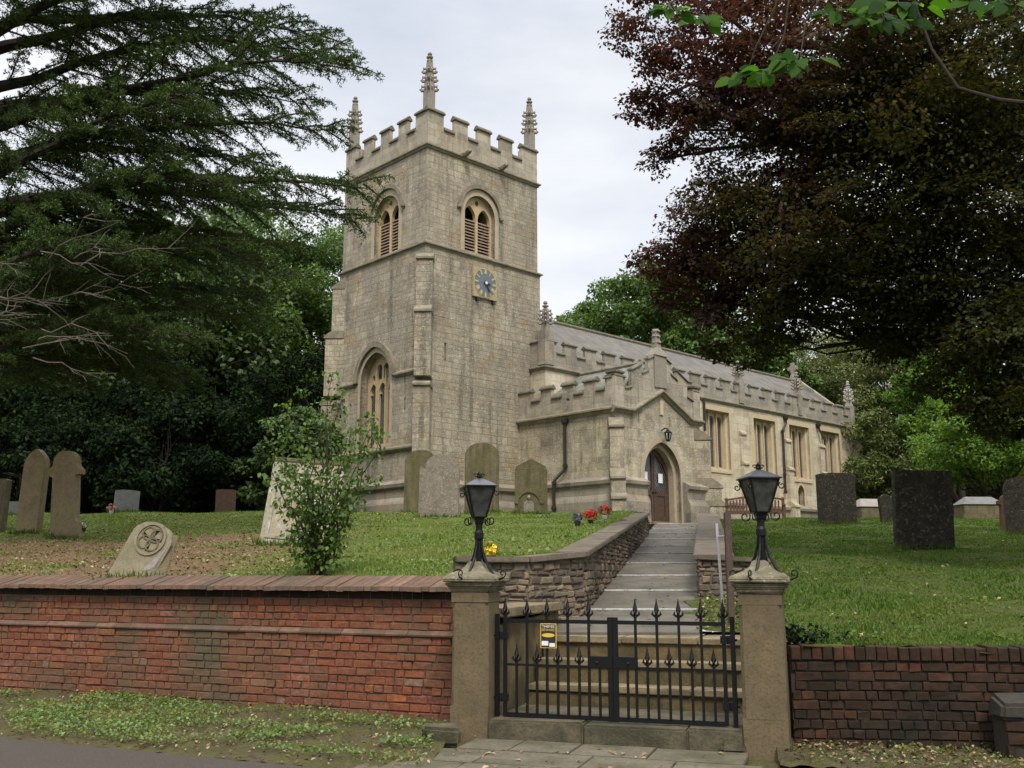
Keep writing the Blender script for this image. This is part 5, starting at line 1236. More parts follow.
flowers(577, 22.3, .1, .16, 'purple', 'pot', 'purple flowers in a small black vase on the grass behind the path wall')
flowers(590, 23.4, .15, .1, 'red', 'pot', 'bright red flowers piled low, between the purple vase and the white pot', 70)
flowers(604, 25.2, .15, .12, 'red', 'potwhite', 'red flowers in a white pot nearest the porch', 60)
flowers(491, 13.9, .1, .1, 'yel', 'pot', 'yellow flowers on the grass just right of the left lamp', 46)
flowers(114, 29.8, .12, .1, 'pink', 'potwhite', 'pink and white flowers left of the small grey headstone', 40)
flowers(87, 24, .07, .1, 'whitepetal', 'pot', 'white flowers at the foot of the stepped shoulder gravestone', 24)
# ------------------------------------------------------------------ vegetation
def unit(v): return v / np.maximum(1e-9, np.linalg.norm(v, axis=1, keepdims=True))
def leaf_quads(P, D, N, ln, wd, fold=.15):
    """leaf rhombs: base P, pointing D, facing N; arrays of length n"""
    D = unit(D); Sx = unit(np.cross(D, N)); N2 = np.cross(Sx, D); n = len(P)
    ln = np.broadcast_to(np.asarray(ln, float).reshape(-1, 1), (n, 1)); wd = np.broadcast_to(np.asarray(wd, float).reshape(-1, 1), (n, 1))
    V = np.empty((n, 4, 3)); V[:, 0] = P; V[:, 1] = P + D * ln * .45 + Sx * wd * .5 + N2 * ln * fold * .4; V[:, 2] = P + D * ln - N2 * ln * fold * .6; V[:, 3] = P + D * ln * .45 - Sx * wd * .5 + N2 * ln * fold * .4
    return V.reshape(-1, 3), np.arange(n * 4).reshape(-1, 4)
def join(parts):
    V = []; Fq = []; o = 0
    for v, f in parts: V.append(v); Fq.append(f + o); o += len(v)
    return np.concatenate(V), np.concatenate(Fq)
def rdir(n, r): return unit(r.normal(size=(n, 3)))
def crown_leaves(r, centers, radii, per, ln, asp=.6, flat=.65, up=.45, out=.6, droop=.15, spray=0.):
    C_ = np.repeat(centers, per, axis=0); Rr = np.repeat(radii, per)[:, None]; n = len(C_)
    d = rdir(n, r); q = r.uniform(.35, 1, (n, 1)) ** .6
    off = d * q * Rr; off[:, 2] *= flat
    N = unit(d * out + np.array([0, 0, up]) + r.normal(size=(n, 3)) * .45)
    if spray:      # leaves of one clump lie in a common tilted, drooping plane
        pn = unit(r.normal(size=(len(centers), 3)) * .42 + np.array([0, 0, 1.])); pnr = np.repeat(pn, per, axis=0)
        off = d * q * Rr; off -= pnr * (np.sum(off * pnr, 1, keepdims=True)) * (1 - flat * .6); N = unit(pnr * spray + N * (1 - spray))
    D = unit(np.cross(N, r.normal(size=(n, 3))) + d * .5 + np.array([0, 0, -droop]))
    l = ln * r.uniform(.7, 1.25, n)
    return leaf_quads(C_ + off, D, N, l, l * asp)
def limb_pts(r, p0, p1, n=6, sag=.0, wob=.06):
    p0, p1 = np.array(p0, float), np.array(p1, float); L_ = np.linalg.norm(p1 - p0)
    t = np.linspace(0, 1, n)[:, None]; P = p0 + (p1 - p0) * t; P[:, 2] += sag * np.sin(np.pi * t[:, 0]) * L_
    P[1:-1] += r.normal(size=(n - 2, 3)) * wob * L_ * .5; return P
def broad_tree(name, label, loc, H, rx, rz, ch, mat, seed, nc=70, per=420, ln=.22, cr=.2, tr=.3, group=None, asp=.6, flat=.65, shell=.55, ry=None, up=.45):
    """trunk with limbs and a crown of leaf clumps filling an ellipsoid centred at height ch"""
    r = np.random.default_rng(seed); root = thing(name, label, 'tree', loc, 0, group); ry = ry or rx
    d = rdir(nc, r); q = (shell + (1 - shell) * r.uniform(0, 1, nc)) ** 1.0
    Cn = d * q[:, None] * np.array([rx, ry, rz]); Cn[:, 2] += ch
    Cn = Cn[Cn[:, 2] > max(.4, ch - rz)]
    rad = rx * cr * r.uniform(.7, 1.4, len(Cn))
    V, Fq = crown_leaves(r, Cn, rad, per, ln, asp, flat, up)
    m = MB(); top = np.array([0, 0, ch + rz * .55]); tp = limb_pts(r, (0, 0, -.3), top, 7, 0, .03); m.tube([tuple(p) for p in tp], [tr * (1 - .85 * i / 6) for i in range(7)], 9)
    for c in Cn[::max(1, len(Cn) // 26)]:
        i = r.integers(1, 5); m.tube([tuple(p) for p in limb_pts(r, tp[i], c, 5, -.03, .07)], [tr * .38 * (1 - i * .1), tr * .3, tr * .22, tr * .13, tr * .05], 6)
    m.build('trunk', M['bark'], root)
    npmesh('crown', V, Fq, M[mat], root); return root

# -- the cedar on the left: tiers of level boughs with hanging twigs
def cedar():
    r = np.random.default_rng(21); root = thing('cedar_tree', 'large dark cedar with tiers of drooping boughs reaching across the tower from the left', 'tree', (-12.6, 19.5, 2.2))
    m = MB(); m.tube([(0, 0, -.4), (.1, 0, 2.5), (-.1, .1, 7), (.1, 0, 12), (0, 0, 18)], [.62, .52, .45, .3, .06], 12)
    needleP = []; needleD = []
    tw = MB()
    twP0 = []; twP1 = []; twR = []
    boughs = []
    # (height, azimuth deg from +X toward +Y, length, rise)
    for h, az, ln, rise in [(2.9, 30, 7.5, 1.0), (3.1, -8, 8.6, 1.3), (3.6, 12, 9.6, 1.5), (3.3, 48, 8.0, 1.2), (4.0, -25, 8.2, 1.6), (4.5, 4, 10.4, 1.6), (4.6, 28, 9.8, 1.6), (4.3, 62, 7.5, 1.4), (5.4, 14, 10.8, 1.6), (5.5, -14, 9.6, 1.7),
                            (5.9, 40, 9.2, 1.6), (6.3, 0, 11.2, 1.2), (6.6, 20, 10.8, 1.5), (6.9, -24, 8.6, 1.6), (7.4, 8, 10.6, 2.2), (7.6, 34, 9.0, 2.0), (8.1, -8, 10.2, 1.9), (8.5, 18, 9.8, 2.2), (9.0, 2, 9.6, 2.4), (9.1, 44, 7.5, 2.0), (9.6, -18, 8.2, 2.2),
                            (10.0, 12, 9.0, 2.6), (10.6, -4, 8.6, 2.6), (10.9, 28, 7.6, 2.4), (11.2, -28, 7.2, 2.2), (10.2, -34, 6.6, 2.2), (11.5, 8, 8.0, 2.8), (12.1, -12, 7.4, 2.6), (12.6, 20, 6.6, 2.4), (13.2, 2, 6.4, 2.6), (15.2, 4, 6.2, 2.6), (15.8, -14, 6.0, 2.4), (14.6, -20, 7.0, 2.4), (13.6, -26, 7.2, 2.2), (14.2, 14, 5.4, 2.2),
                            (4.2, 120, 6, 1.2), (6.0, 170, 6.5, 1.4), (8.0, 230, 6, 1.6), (10.5, 150, 5, 1.8), (5.0, 265, 5.5, 1.2), (7.5, 90, 6.5, 1.5), (9.6, 300, 5.5, 1.8), (12.5, 200, 4, 1.6)]:
        a = math.radians(az + r.normal() * 3); ln *= r.uniform(.84, .93) * (.88 if h < 5.6 else .95 if h < 7.5 else .99 if h < 10 else 1.05); n = 12; d = np.array([math.cos(a), math.sin(a), 0]); sd = np.array([-d[1], d[0], 0])
        t = np.linspace(0, 1, n); bend = r.normal() * .5
        P = np.outer(t * ln, d) + np.outer(np.sin(t * 2.6) * bend, sd); P[:, 2] = h + rise * np.sin(np.minimum(1, t * 1.15) * np.pi * .5) - .55 * t ** 4 * r.uniform(.3, 1.3) + r.normal(size=n) * .06
        rad0 = .03 + .02 * ln * r.uniform(.6, 1.15)
        P[:, 2] += .12 * np.sin(t * 9 + r.uniform(0, 6)) * t
        m.tube([tuple(p) for p in P], [rad0 * (1 - k) ** 1.35 + .011 for k in t], 7); boughs.append((P, ln, d, sd))
    m.build('trunk', M['bark'], root)
    for P, ln, d, sd in boughs:
        s = 1.4 + r.uniform(0, .4); k = 0
        while s < ln:
            f = s / ln * (len(P) - 1); i = min(int(f), len(P) - 2); q = P[i] + (P[i + 1] - P[i]) * (f - i)
            side = 1 if k % 2 else -1; k += 1
            L2 = (.55 + 2.2 * (1 - s / ln) ** .7 * min(1, s / 2.5)) * r.uniform(.6, 1.2)
            an = math.radians(r.uniform(20, 62)); dv = d * math.cos(an) + sd * side * math.sin(an); dv = dv + np.array([0, 0, r.normal() * .12 + .02])
            n2 = max(4, int(L2 / .3)); t = np.linspace(0, 1, n2); Q = q + np.outer(t * L2, dv); Q[:, 2] += -.3 * L2 * t ** 2 * r.uniform(.1, 1.1) + .08
            tw.tube([tuple(x) for x in Q], [.02 * (1 - .75 * x) + .004 for x in t], 4, cap=False)
            # tertiary twigs
            nt = int(L2 / .085)
            for u in range(nt):
                tt = (u + r.uniform(0, 1)) / nt; qq = q + dv * L2 * tt; qq[2] = np.interp(tt, t, Q[:, 2])
                sgn = 1 if u % 2 else -1; pv = np.cross(dv, [0, 0, 1]); pv = pv / np.linalg.norm(pv)
                l3 = r.uniform(.16, .42) * (1.1 - .5 * tt); e = dv * r.uniform(.5, 1.1) + pv * sgn * r.uniform(.3, .9) + np.array([0, 0, r.uniform(-.85, .05)]); e /= np.linalg.norm(e)
                twP0.append(qq); twP1.append(qq + e * l3)
            s += r.uniform(.11, .22)
    A = np.array(twP0); B = np.array(twP1); nt = len(A)
    # needle rosettes along twigs
    per = 7; T = np.tile((np.arange(per) + .5) / per, nt); base = np.repeat(A, per, 0) + np.repeat(B - A, per, 0) * T[:, None]; base[:, 2] -= (T ** 2) * .05
    ax = np.repeat(unit(B - A), per, 0)
    parts = []
    for k in range(4):
        D = unit(ax * .55 + r.normal(size=base.shape) * .6 + np.array([0, 0, .2])); N = rdir(len(base), r)
        parts.append(leaf_quads(base + r.normal(size=base.shape) * .014, D, N, r.uniform(.055, .1, len(base)), .021, .05))
    V, Fq = join(parts)
    npmesh('crown', V, Fq, M['cedar'], root)
    # twig stems as thin triangles-prisms
    tw.build('twigs', M['bark'], root)
    # dead grey twigs low on the near side
    for i in range(22):
        dd = MB(); p = np.array([r.uniform(2.4, 5.4), r.uniform(-4.2, -1.8), r.uniform(3.0, 4.7)]); dr = unit(np.array([[r.uniform(.5, 1.2), r.uniform(-.4, .3), r.uniform(-.25, .3)]]))[0]; l = r.uniform(.8, 2.2)
        Q = limb_pts(r, p, p + dr * l, 6, .06, .06); dd.tube([tuple(x) for x in Q], [.013, .012, .01, .008, .006, .003], 5)
        for j in (2, 3, 4):
            e = unit(np.array([dr + r.normal(size=3) * .6]))[0]; dd.tube([tuple(x) for x in limb_pts(r, Q[j], Q[j] + e * l * r.uniform(.2, .45), 4, .03, .08)], [.009, .007, .005, .003], 4)
        dd.build('dead_twig', M['twig'], root)
    return root
cedar()

# -- copper beech on the right
def beech():
    r = np.random.default_rng(5); base = np.array([11.8, 18.5, 1.75]); root = thing('copper_beech', 'huge dark copper beech overhanging the church from the right', 'tree', tuple(base))
    lobes = []   # (px,py,Y,rx,ry,rz) -> world-size lobes of the crown
    def lob(x, y, Y, rx, rz, ry=None, n=40, dens=1.):
        lobes.append((pix(x, y, Y) - base, np.array([rx, ry or rx, rz]), n, dens))
    lob(655, 15, 19, 1.05, .9, 1.5, 20, .3); lob(672, 75, 19, .85, .8, 1.3, 18, .28); lob(690, 130, 18.5, .6, .6, 1, 11, .26); lob(645, 105, 20, .55, .5, .8, 8, .34); lob(660, 160, 19.5, .3, .4, .6, 5, .3)
    lob(720, 60, 18, 1.2, 1.6, 2, 34, .7); lob(760, 130, 18, 1.4, 1.7, 2.2, 48, .95); lob(720, 225, 18.5, 1.3, .9, 1.8, 34, .85); lob(665, 262, 19, .8, .4, 1.2, 14, .6); lob(700, 290, 19, 1.0, .6, 1.5, 22, .8)
    lob(790, 240, 17.5, 1.6, 1.3, 2.2, 52, 1.); lob(760, 320, 18.5, 1.2, .8, 1.6, 26, .85); lob(840, 60, 17, 1.9, 1.9, 2.4, 66, 1.1); lob(880, 170, 17, 2.0, 1.7, 2.6, 74, 1.1); lob(860, 290, 18, 1.9, .95, 2.4, 44, .95)
    lob(950, 80, 17, 2.2, 2.2, 3, 80, 1.1); lob(980, 220, 17.5, 2.2, 1.7, 3, 80, 1.1); lob(950, 315, 18, 1.7, .9, 2.4, 44, 1.); lob(1010, 350, 17, 1.6, .9, 2.2, 44, 1.); lob(1010, 405, 16.5, .95, .5, 1.3, 18, .8); lob(890, 345, 18.5, .8, .35, 1.2, 10, .6)
    lob(1080, 120, 18, 2.8, 2.6, 3.4, 90, 1.); lob(1090, 300, 17.5, 2.4, 1.9, 3, 60, .9); lob(900, -90, 19, 4.2, 2.4, 4.2, 90, .8); lob(1120, -80, 20, 4.5, 3., 4.5, 80, .7); lob(740, -60, 20, 2.4, 1.4, 2.4, 36, .55)
    parts = []; cents = []
    for c, rr, n, dn in lobes:
        d = rdir(n, r); q = r.uniform(.15, 1, (n, 1)) ** .5; Cn = c + d * q * rr; rad = r.uniform(.3, .62, n) * min(1.25, max(.6, rr[0] / 1.4)); cents.append(Cn); per = int(165 * dn + 45)
        parts.append(crown_leaves(r, Cn, rad, per, .095, .66, .3, .9, .2, .3, .7))
        n2 = int(n * per * .38); d2 = rdir(n2, r) * r.uniform(0, 1.06, (n2, 1)) ** .4; l2 = r.uniform(.06, .11, n2)
        Nn = unit(r.normal(size=(n2, 3)) * .5 + np.array([0, 0, .8])); parts.append(leaf_quads(c + d2 * rr, unit(np.cross(Nn, r.normal(size=(n2, 3))) + np.array([0, 0, -.3])), Nn, l2, l2 * .66))
    V, Fq = join(parts); npmesh('crown', V, Fq, M['beech'], root)
    m = MB(); tp = np.array([[0, 0, -.4], [0, 0, 1.6], [-.2, .1, 4], [-.4, .2, 8], [-.3, .2, 13]]); m.tube([tuple(p) for p in tp], [.75, .6, .5, .36, .12], 12)
    for Cn, (c, rr, n, dn) in zip(cents, lobes):
        i = 2 if c[2] < 7 else 3; p0 = tp[i] + np.array([0, 0, r.uniform(-1.2, .6)]); Q = limb_pts(r, p0, c, 8, .05, .05); m.tube([tuple(p) for p in Q], [.17, .14, .115, .09, .07, .055, .04, .02], 7)
        for e in Cn[::3]: m.tube([tuple(p) for p in limb_pts(r, Q[r.integers(3, 7)], e, 5, .02, .08)], [.035, .028, .02, .013, .006], 5)
    Q = [pix(x, y, 13.2 + k * .05) - base for k, (x, y) in enumerate([(1180, 150), (1075, 108), (1000, 100), (958, 88), (932, 50), (918, 12), (905, -40)])]; m.tube([tuple(q) for q in Q], [.045, .036, .03, .025, .02, .014, .008], 7); m.tube([(0, 0, 5.0), tuple((Q[0] + np.array([0, 0, 5.0])) * .5 + np.array([.6, 0, .3])), tuple(Q[0])], [.2, .14, .1], 8)
    m.build('trunk', M['bark'], root); return root
beech()

# -- leafy bough overhead, close to the camera (its trunk stands outside the view on the right)
def overhang():
    r = np.random.default_rng(9); base = np.array([4.6, 3.4, 0.0]); root = thing('young_tree', 'near tree whose bright green leaf sprays hang into the top right corner', 'tree', tuple(base))
    W_ = lambda x, y, Y: pix(x, y, Y) - base
    m = MB(); tp = [(0, 0, -.2), (.05, 0, 1.8), (0, .1, 3.6), (-.1, .1, 5.2)]; m.tube(tp, [.11, .09, .07, .02], 10)
    P = []; D = []; N = []; Ls = []
    def spray(x, y, Y, n, spread, l, from_):
        c = W_(x, y, Y); Q = limb_pts(r, from_, c, 8, .05, .03); m.tube([tuple(q) for q in Q], [.009, .008, .007, .006, .005, .004, .0035, .002], 6)
        for i in range(int(n * 1.5) + 3):
            a = r.uniform(0, 6.28); d = np.array([math.cos(a), .6 * math.sin(a), math.sin(a) * .55 + r.normal() * .25]); p = c + d * spread * r.uniform(.05, 1) * np.array([1.25, 1, .6]) 
            e = p - c; P.append(c + e * .7); D.append(d + np.array([0, 0, -.15])); N.append(np.array([r.normal() * .5, -.75 + r.normal() * .4, .55])); Ls.append(l * r.uniform(.5, .92))
    hub = W_(845, -120, 3.6); hub2 = W_(960, -90, 3.4); Q0 = limb_pts(r, tp[3], hub2, 6, .04, .03); m.tube([tuple(q) for q in Q0], [.05, .045, .04, .036, .03, .026], 8); m.tube([tuple(q) for q in limb_pts(r, hub2, hub, 6, .02, .03)], [.026, .024, .02, .017, .014, .012], 7)
    m.tube([tuple(q) for q in limb_pts(r, hub2, W_(700, -60, 3.9), 8, .03, .03)], [.02, .018, .016, .014, .012, .01, .008, .006], 6); t1 = hub; t2 = hub; t3 = W_(700, -60, 3.9)
    spray(671, 10, 3.9, 9, .09, .085, t3); spray(700, 18, 4.0, 6, .07, .11, t3); spray(768, 72, 3.6, 13, .13, .095, t2); spray(800, 60, 3.5, 10, .12, .11, t2); spray(838, 12, 3.6, 9, .09, .09, t1); spray(885, 22, 3.5, 15, .13, .1, t1); spray(900, 5, 3.4, 10, .13, .11, t1); spray(985, 2, 3.4, 5, .08, .1, hub2); spray(1010, 5, 3.3, 4, .05, .09, hub2); spray(745, 78, 3.7, 6, .07, .085, t2)
    P, D, N, Ls = map(np.array, (P, D, N, Ls))
    # fuller oval leaves: eight-sided, slightly cupped
    Dn = unit(D); Sx = unit(np.cross(Dn, N)); N2 = np.cross(Sx, Dn); n = len(P); V = np.zeros((n, 10, 3)); prof = [(0, 0), (.2, .24), (.45, .31), (.72, .24), (.9, .1), (1, 0), (.9, -.1), (.72, -.24), (.45, -.31), (.2, -.24)]
    for k, (a, b) in enumerate(prof): V[:, k] = P + Dn * (Ls * a)[:, None] + Sx * (Ls * b)[:, None] + N2 * (Ls * (abs(b) * .25 - .25 * a * a))[:, None]
    npmesh('leaves', V.reshape(-1, 3), np.arange(n * 10).reshape(-1, 10), M['sprig'], root)
    m.build('trunk', M['stem'], root)
overhang()

# -- young tree / shrub behind the left wall
def shrub():
    r = np.random.default_rng(3); X, Y = -2.5, 12.95; root = thing('sapling', 'bushy green sapling growing behind the red brick wall in front of the pale slab', 'shrub', (X, Y, zlawn(X, Y)))
    m = MB(); tips = []
    for i in range(22):
        a = r.uniform(0, 6.28); rr = r.uniform(.0, .12); p0 = np.array([math.cos(a) * rr, math.sin(a) * rr, -.05]); h = r.uniform(.7, 2.1); sp = (.25 + .55 * r.uniform(0, 1)) * min(1, h)
        p1 = np.array([math.cos(a) * sp + .12, math.sin(a) * sp * .8, h]); Q = limb_pts(r, p0, p1, 7, .0, .05); Q[:, 2] += .1 * np.sin(np.linspace(0, 3.14, 7)); m.tube([tuple(q) for q in Q], [.016, .014, .012, .01, .008, .006, .003], 5)
        for j in (1, 2, 3, 4, 5, 6): tips.append((Q[j], .3 - .02 * j))
    Q = limb_pts(r, (0, 0, 0), (.1, 0, 2.62), 9, 0, .02); m.tube([tuple(q) for q in Q], [.022, .02, .017, .014, .012, .01, .008, .005, .003], 6)
    for j in range(2, 9): tips.append((Q[j], .34 - .025 * j))
    for e in ((-.62, .1, 1.55), (-.66, -.1, 1.95), (.75, 0, 1.75), (.62, .1, 2.05), (-.5, 0, 2.2), (.72, 0, 1.2), (-.75, 0, 1.25), (.28, 0, 2.4), (-.45, -.2, .9), (-.5, .2, 1.4), (-.3, -.3, .5), (.3, -.3, .45), (-.35, 0, 1.8), (-.3, .1, 2.4)):
        Q = limb_pts(r, (.03, 0, e[2] * .62), e, 5, .04, .04); m.tube([tuple(q) for q in Q], [.01, .008, .006, .005, .003], 5)
        for j in (2, 3, 4): tips.append((Q[j], .17))
    parts = []
    for c, s in tips:
        n = int(r.integers(15, 25)); d = rdir(n, r) * r.uniform(.2, 1, (n, 1)) * s * .95; d[:, 2] *= .7; Nn = unit(r.normal(size=(n, 3)) * .5 + np.array([0, -.3, .8])); D = unit(d + r.normal(size=(n, 3)) * .1 + np.array([0, 0, -.1]))
        l = r.uniform(.045, .085, n); parts.append(leaf_quads(c + d, D, Nn, l, l * .72))
    V, Fq = join(parts); npmesh('leaves', V, Fq, M['shrub'], root); m.build('stems', M['stem'], root)
shrub()

# -- dark wood behind the left lawn
GW = 'trees of the dark wood behind the left graves'
def at(px_x, Y, z=None): X = (px_x - 512) / 990 * Y; return (X, Y, 3.3 if z is None else z)
wood = [(-60, 44, 15, 6.5, 'dark tall tree at the far left of the wood behind the cedar trunk'), (60, 47, 16, 6.8, 'dark full crowned tree behind the two tall leaning gravestones'), (160, 45, 15.5, 6.2, 'dark tree above the small grey headstone'),
        (250, 49, 17, 6.6, 'dark tree above the small red brown headstone'), (305, 50, 17.0, 6.0, 'tree of the wood nearest the tower, its paler top showing between cedar boughs'), (110, 58, 19, 7.5, 'tall tree deep in the wood behind the cedar')]
for i, (px_, Y, H, rx, lab) in enumerate(wood):
    p = at(px_, Y); broad_tree('woodland_tree', lab, p, H, rx, H * .46, H * .54, 'wood_leaf' if i not in (3, 4, 5) else 'green', 40 + i, nc=120, per=330 if i not in (3, 4) else 620, ln=.3 if i not in (3, 4) else .19, cr=.21, tr=.4, group=GW, shell=.45)
GH = 'evergreen bushes at the edge of the wood'
bush = [(20, 35, 3.6, 2.6, 'low dark evergreen bush behind the leftmost gravestones'), (90, 36, 4.6, 2.8, 'dark evergreen bush behind the stepped shoulder gravestone'), (165, 35.5, 4.4, 2.7, 'dark glossy bush between the two small headstones'), (240, 36, 4.8, 2.7, 'dark glossy bush right behind the small red brown headstone'),
        (292, 35, 4.0, 2.0, 'dark bush beside the pale lichened slab, next to the tower'), (-40, 36, 4.6, 3, 'dark bush just beyond the left edge of the lawn'), (130, 39.5, 7.5, 3.6, 'tall dark evergreen bush rising behind the bushes at the left'), (210, 41, 8, 3.6, 'tall dark evergreen bush behind the red brown headstone'), (40, 40, 7.5, 3.8, 'tall dark evergreen bush behind the two leaning gravestones'), (290, 42, 8.5, 3.2, 'tall dark evergreen bush close to the north side of the tower'), (70, 50, 5, 5, 'low dark thicket deep in the wood behind the two leaning gravestones'), (150, 51, 5, 5, 'low dark thicket deep in the wood behind the small grey headstone'), (225, 50, 5, 4.6, 'low dark thicket deep in the wood behind the red brown headstone')]
for i, (px_, Y, H, rx, lab) in enumerate(bush):
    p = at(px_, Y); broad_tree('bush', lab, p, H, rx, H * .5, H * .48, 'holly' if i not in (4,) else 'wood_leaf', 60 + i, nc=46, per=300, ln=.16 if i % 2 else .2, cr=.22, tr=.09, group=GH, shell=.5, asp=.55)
# -- trees behind and right of the church
broad_tree('broadleaf_tree', 'bright green tree rising behind the nave roof left of the copper beech', at(650, 70), 21, 7.0, 9.2, 12.4, 'green', 81, nc=230, per=360, ln=.3, cr=.17, tr=.4, shell=.5)
broad_tree('broadleaf_tree', 'lower green tree behind the nave roof, left part of the skyline beside the pinnacle', at(597, 74), 18, 4.8, 7.6, 11.2, 'green', 82, nc=150, per=340, ln=.3, cr=.18, tr=.35, shell=.5)
broad_tree('broadleaf_tree', 'green tree behind the ridge, under the copper beech', at(745, 66), 16, 5.2, 6.5, 8.8, 'green', 83, nc=120, per=360, ln=.28, cr=.18, tr=.35, shell=.5)
GY = 'evergreen trees beyond the east end of the church'
for i, (px_, Y, H, rx, lab) in enumerate([(812, 74, 16.5, 6.0, 'evergreen behind the gable cross of the nave'), (868, 68, 16.5, 6.0, 'tall evergreen directly right of the east end of the nave'), (925, 62, 14.5, 5.4, 'broad evergreen above the largest dark gravestone'), (885, 57, 7.5, 4.0, 'low dark evergreen behind the pale topped tomb'), (975, 58, 9.5, 4.6, 'evergreen with dark underside behind the grey chest tomb')]):
    broad_tree('evergreen_tree', lab, at(px_, Y), H, rx, H * .5, H * .5, 'yew', 90 + i, nc=170, per=330, ln=.22, cr=.17, tr=.4, group=GY, asp=.4, shell=.55)
broad_tree('broadleaf_tree', 'light green tree with bright low branches at the right edge of the yard', at(1002, 46, 3.4), 9, 3.6, 2.6, 4.6, 'lime', 101, nc=120, per=300, ln=.16, cr=.18, tr=.2, shell=.4)
broad_tree('broadleaf_tree', 'second light green tree higher up behind the hanging beech leaves', at(965, 54), 14, 3.4, 3.4, 8.2, 'lime', 102, nc=90, per=300, ln=.2, cr=.2, tr=.25, shell=.4)
broad_tree('evergreen_tree', 'dark evergreen at the right edge of the view, far behind the round topped gravestone', at(1100, 60), 13, 6, 6, 6, 'yew', 97, nc=120, per=260, ln=.3, cr=.2, tr=.4, group=GY)
broad_tree('broadleaf_tree', 'dark leaved tree filling the gap under the beech at the far right', at(1030, 66), 15, 5.5, 6, 8, 'green', 103, nc=120, per=260, ln=.3, cr=.2, tr=.35)

# -- grass, ground ivy and litter
def grass(name, n, xr_, yr_, keep, hmul, mat, seed, dens=None):
    r = np.random.default_rng(seed); X = r.uniform(*xr_, n * 3); Y = yr_[0] + (yr_[1] - yr_[0]) * r.uniform(0, 1, n * 3) ** 1.7
    k = np.array([keep(x, y) for x, y in zip(X, Y)]); X, Y = X[k][:n], Y[k][:n]
    Z = np.array([zlawn(x, y) for x, y in zip(X, Y)]); n = len(X)
    h = hmul * r.uniform(.5, 1.5, n) * (1 + .5 * np.sin(X * 2.1 + 1.3 * np.sin(Y * 1.7)) * np.sin(Y * 1.9)); w = .007 + .0006 * Y
    a = r.uniform(0, 6.28, n); lean = np.stack([r.normal(0, .45, n), r.normal(0, .45, n), np.ones(n)], 1); lean = unit(lean)
    V = np.empty((n, 3, 3)); B = np.stack([X, Y, Z - .01], 1); s = np.stack([np.cos(a) * w, np.sin(a) * w, np.zeros(n)], 1)
    V[:, 0] = B - s; V[:, 1] = B + s; V[:, 2] = B + lean * h[:, None]
    o = npmesh(name, V.reshape(-1, 3), np.arange(n * 3).reshape(-1, 3), M[mat]); tag(o, kind='stuff'); return o
def soil_w(x, y):       # probability of grass in the bare area
    f = max(0, min(1, (-2.0 - x) / 2.0)) * max(0, min(1, (24.5 - y) / 4)); q = math.sin(x * 1.9 + 2 * math.sin(y * .8)) * math.sin(y * 1.3 + x * .5)
    near = 1 if y - yw(x) < .9 else 0
    return 1 - f * (.93 if q < .45 else .6) * (1 - .55 * near)
rs = random.Random(4)
grass('grass', 140000, (-20, 6), (10.9, 33), lambda x, y: y > yw(x) + .36 and x < xl(y) - .34 and y > (13.75 if x > -.85 else 11.2) and abs(x / y) < .8 and rs.random() < soil_w(x, y), .038, 'blade', 11)
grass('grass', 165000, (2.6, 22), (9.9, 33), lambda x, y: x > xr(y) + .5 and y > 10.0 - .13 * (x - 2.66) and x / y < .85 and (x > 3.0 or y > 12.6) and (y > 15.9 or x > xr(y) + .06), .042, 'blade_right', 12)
def scatter(name, n, gen, ln, asp, mat, seed, up=1.2, zoff=.02, label=None):
    r = np.random.default_rng(seed); P = np.array([gen(r) for _ in range(n)]); N = unit(r.normal(size=(n, 3)) * .45 + np.array([0, 0, up])); D = unit(np.cross(N, r.normal(size=(n, 3))))
    l = ln * r.uniform(.5, 1.4, n); P[:, 2] += r.uniform(0, zoff, n); V, Fq = leaf_quads(P - D * l[:, None] * .5, D, N, l, l * asp, .2); o = npmesh(name, V, Fq, M[mat]); tag(o, kind='stuff'); return o
def vedge(x):
    xs = [p[0] for p in VL_F]; ys = [p[1] for p in VL_F]; return np.interp(x, xs, ys)
def gv(r):
    while True:
        x = r.uniform(-8.5, -.75); y0, y1 = vedge(x) + .22, yw(x) + .02; t = r.uniform(0, 1); y = y0 + (y1 - y0) * t
        if math.sin(x * 3.1 + math.sin(y * 4) * 1.5) * math.sin(y * 3.7 + x) + .55 * math.sin(x * 1.1) - .9 * abs(t - .42) > -.2 + r.uniform(-.45, .45): return (x, y, .02 + .08 * t)
scatter('ground_ivy', 11000, gv, .034, .85, 'ivy', 13, .9, .07)
def gv2(r): x = r.uniform(-8.5, -.7); y0, y1 = vedge(x) - .02, yw(x); t = r.uniform(0, 1); return (x, y0 + (y1 - y0) * t, .008 + .08 * t)
scatter('leaf_litter', 1300, gv2, .045, .5, 'litter', 14, 1.6, .02)
def gv3(r): x = r.uniform(2.5, 6.5); t = r.uniform(0, 1); return (x, 9.1 - .15 * (x - 2.5) + (.78) * t, .01 + .05 * t)
scatter('ground_ivy', 900, gv3, .03, .8, 'ivy', 15, .9, .04); scatter('leaf_litter', 700, gv3, .05, .55, 'litter', 16, 1.4, .03)
def gl(r):
    while True:
        y = 11 + 18 * r.uniform(0, 1) ** 1.4; x = r.uniform(-16, 1.5)
        if y > yw(x) + .35 and x < xl(y) - .3 and y > (13.75 if x > -.85 else 11.2) and (x < -3 or r.uniform() < .07): return (x, y, zlawn(x, y) + .005)
scatter('leaf_litter', 8500, gl, .055, .6, 'litter', 17, 1.3, .03)
def gr(r):
    while True:
        y = 10 + 14 * r.uniform(0, 1) ** 1.5; x = r.uniform(2.9, 13)
        if x > xr(y) + .4 and y > 10.1 - .13 * (x - 2.66): return (x, y, zlawn(x, y) + .02)
scatter('leaf_litter', 420, gr, .06, .6, 'litter', 18, 1.2, .04)
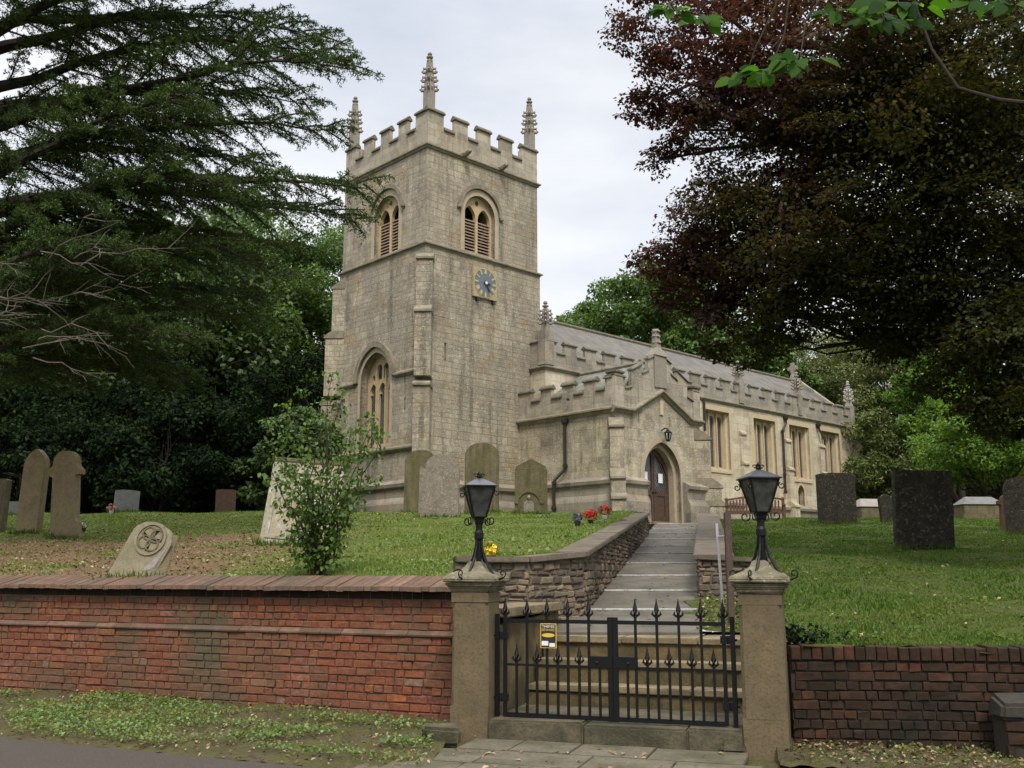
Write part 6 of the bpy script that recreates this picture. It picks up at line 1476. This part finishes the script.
def gp(r): y = r.uniform(12.7, 34); x = r.uniform(xl(y) + .05, xr(y) - .05); return (x, y, zpath(y) + .045)
scatter('leaf_litter', 160, gp, .06, .7, 'litter', 19, 2, .01)
def gpv(r): a = r.uniform(-.4, 2.6); b = r.uniform(-1.6, -.02); p = G(a, b); return (p[0], p[1], .02)
scatter('leaf_litter', 60, gpv, .06, .6, 'litter', 20, 2, .01)
def gi(r): x = 2.72 + r.exponential(.22); y = 10.0 + r.exponential(.18); return (x, y, zlawn(x, y) + r.uniform(-.25, .15) * max(0, 1 - (x - 2.7)))
scatter('ivy_tuft', 700, gi, .045, .8, 'holly', 22, .6, .06)

# longer tufts the mower leaves at the foot of the stones
def tufts():
    r = np.random.default_rng(31); P = []
    for X, Y, w, yaw in GRAVES:
        if Y > 33: continue
        for i in range(int(150 * w)):
            a = r.uniform(-w / 2 - .08, w / 2 + .08); P.append((X + a * math.cos(R(yaw)) + r.normal() * .03, Y - .12 - abs(r.normal()) * .06 + a * math.sin(R(yaw)), 0))
    P = np.array(P); P[:, 2] = [zlawn(x, y) - .01 for x, y, _ in P]; n = len(P); a = r.uniform(0, 6.28, n); w = .02; lean = unit(np.stack([r.normal(0, .4, n), r.normal(0, .4, n), np.ones(n)], 1)); h = r.uniform(.06, .2, n)
    s_ = np.stack([np.cos(a) * w, np.sin(a) * w, np.zeros(n)], 1); V = np.empty((n, 3, 3)); V[:, 0] = P - s_; V[:, 1] = P + s_; V[:, 2] = P + lean * h[:, None]
    tag(npmesh('grass', V.reshape(-1, 3), np.arange(n * 3).reshape(-1, 3), M['blade_right']), kind='stuff')
tufts()

# broad-leaved weeds in patches on both lawns
def weed(xa, xb, ok):
    cs = []
    def gen(r):
        if not cs:
            while len(cs) < 90:
                y = 10.5 + 17 * r.uniform(0, 1) ** 1.3; x = r.uniform(xa, xb)
                if ok(x, y): cs.append((x, y, r.uniform(.08, .4)))
        while True:
            x, y, s = cs[r.integers(0, len(cs))]; x += r.normal() * s; y += r.normal() * s * 1.2
            if ok(x, y): return (x, y, zlawn(x, y) + .012)
    return gen
okl = lambda x, y: y > yw(x) + .4 and x < xl(y) - .36 and y > (13.8 if x > -.85 else 11.25)
okr = lambda x, y: x > xr(y) + .5 and x > 3.05 and y > 10.05 - .13 * (x - 2.66)
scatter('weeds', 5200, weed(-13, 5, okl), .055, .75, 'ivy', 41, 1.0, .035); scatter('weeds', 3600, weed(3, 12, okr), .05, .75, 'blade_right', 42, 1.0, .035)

def gm(r): y = r.uniform(12.7, 15.4); x = r.uniform(xr(y) + .02, xr(y) + .75); return (x, y, zlawn(x, y) + .01)
scatter('ground_ivy', 260, gm, .04, .8, 'ivy', 51, .8, .05); scatter('leaf_litter', 300, gm, .055, .6, 'litter', 52, 1.4, .03)
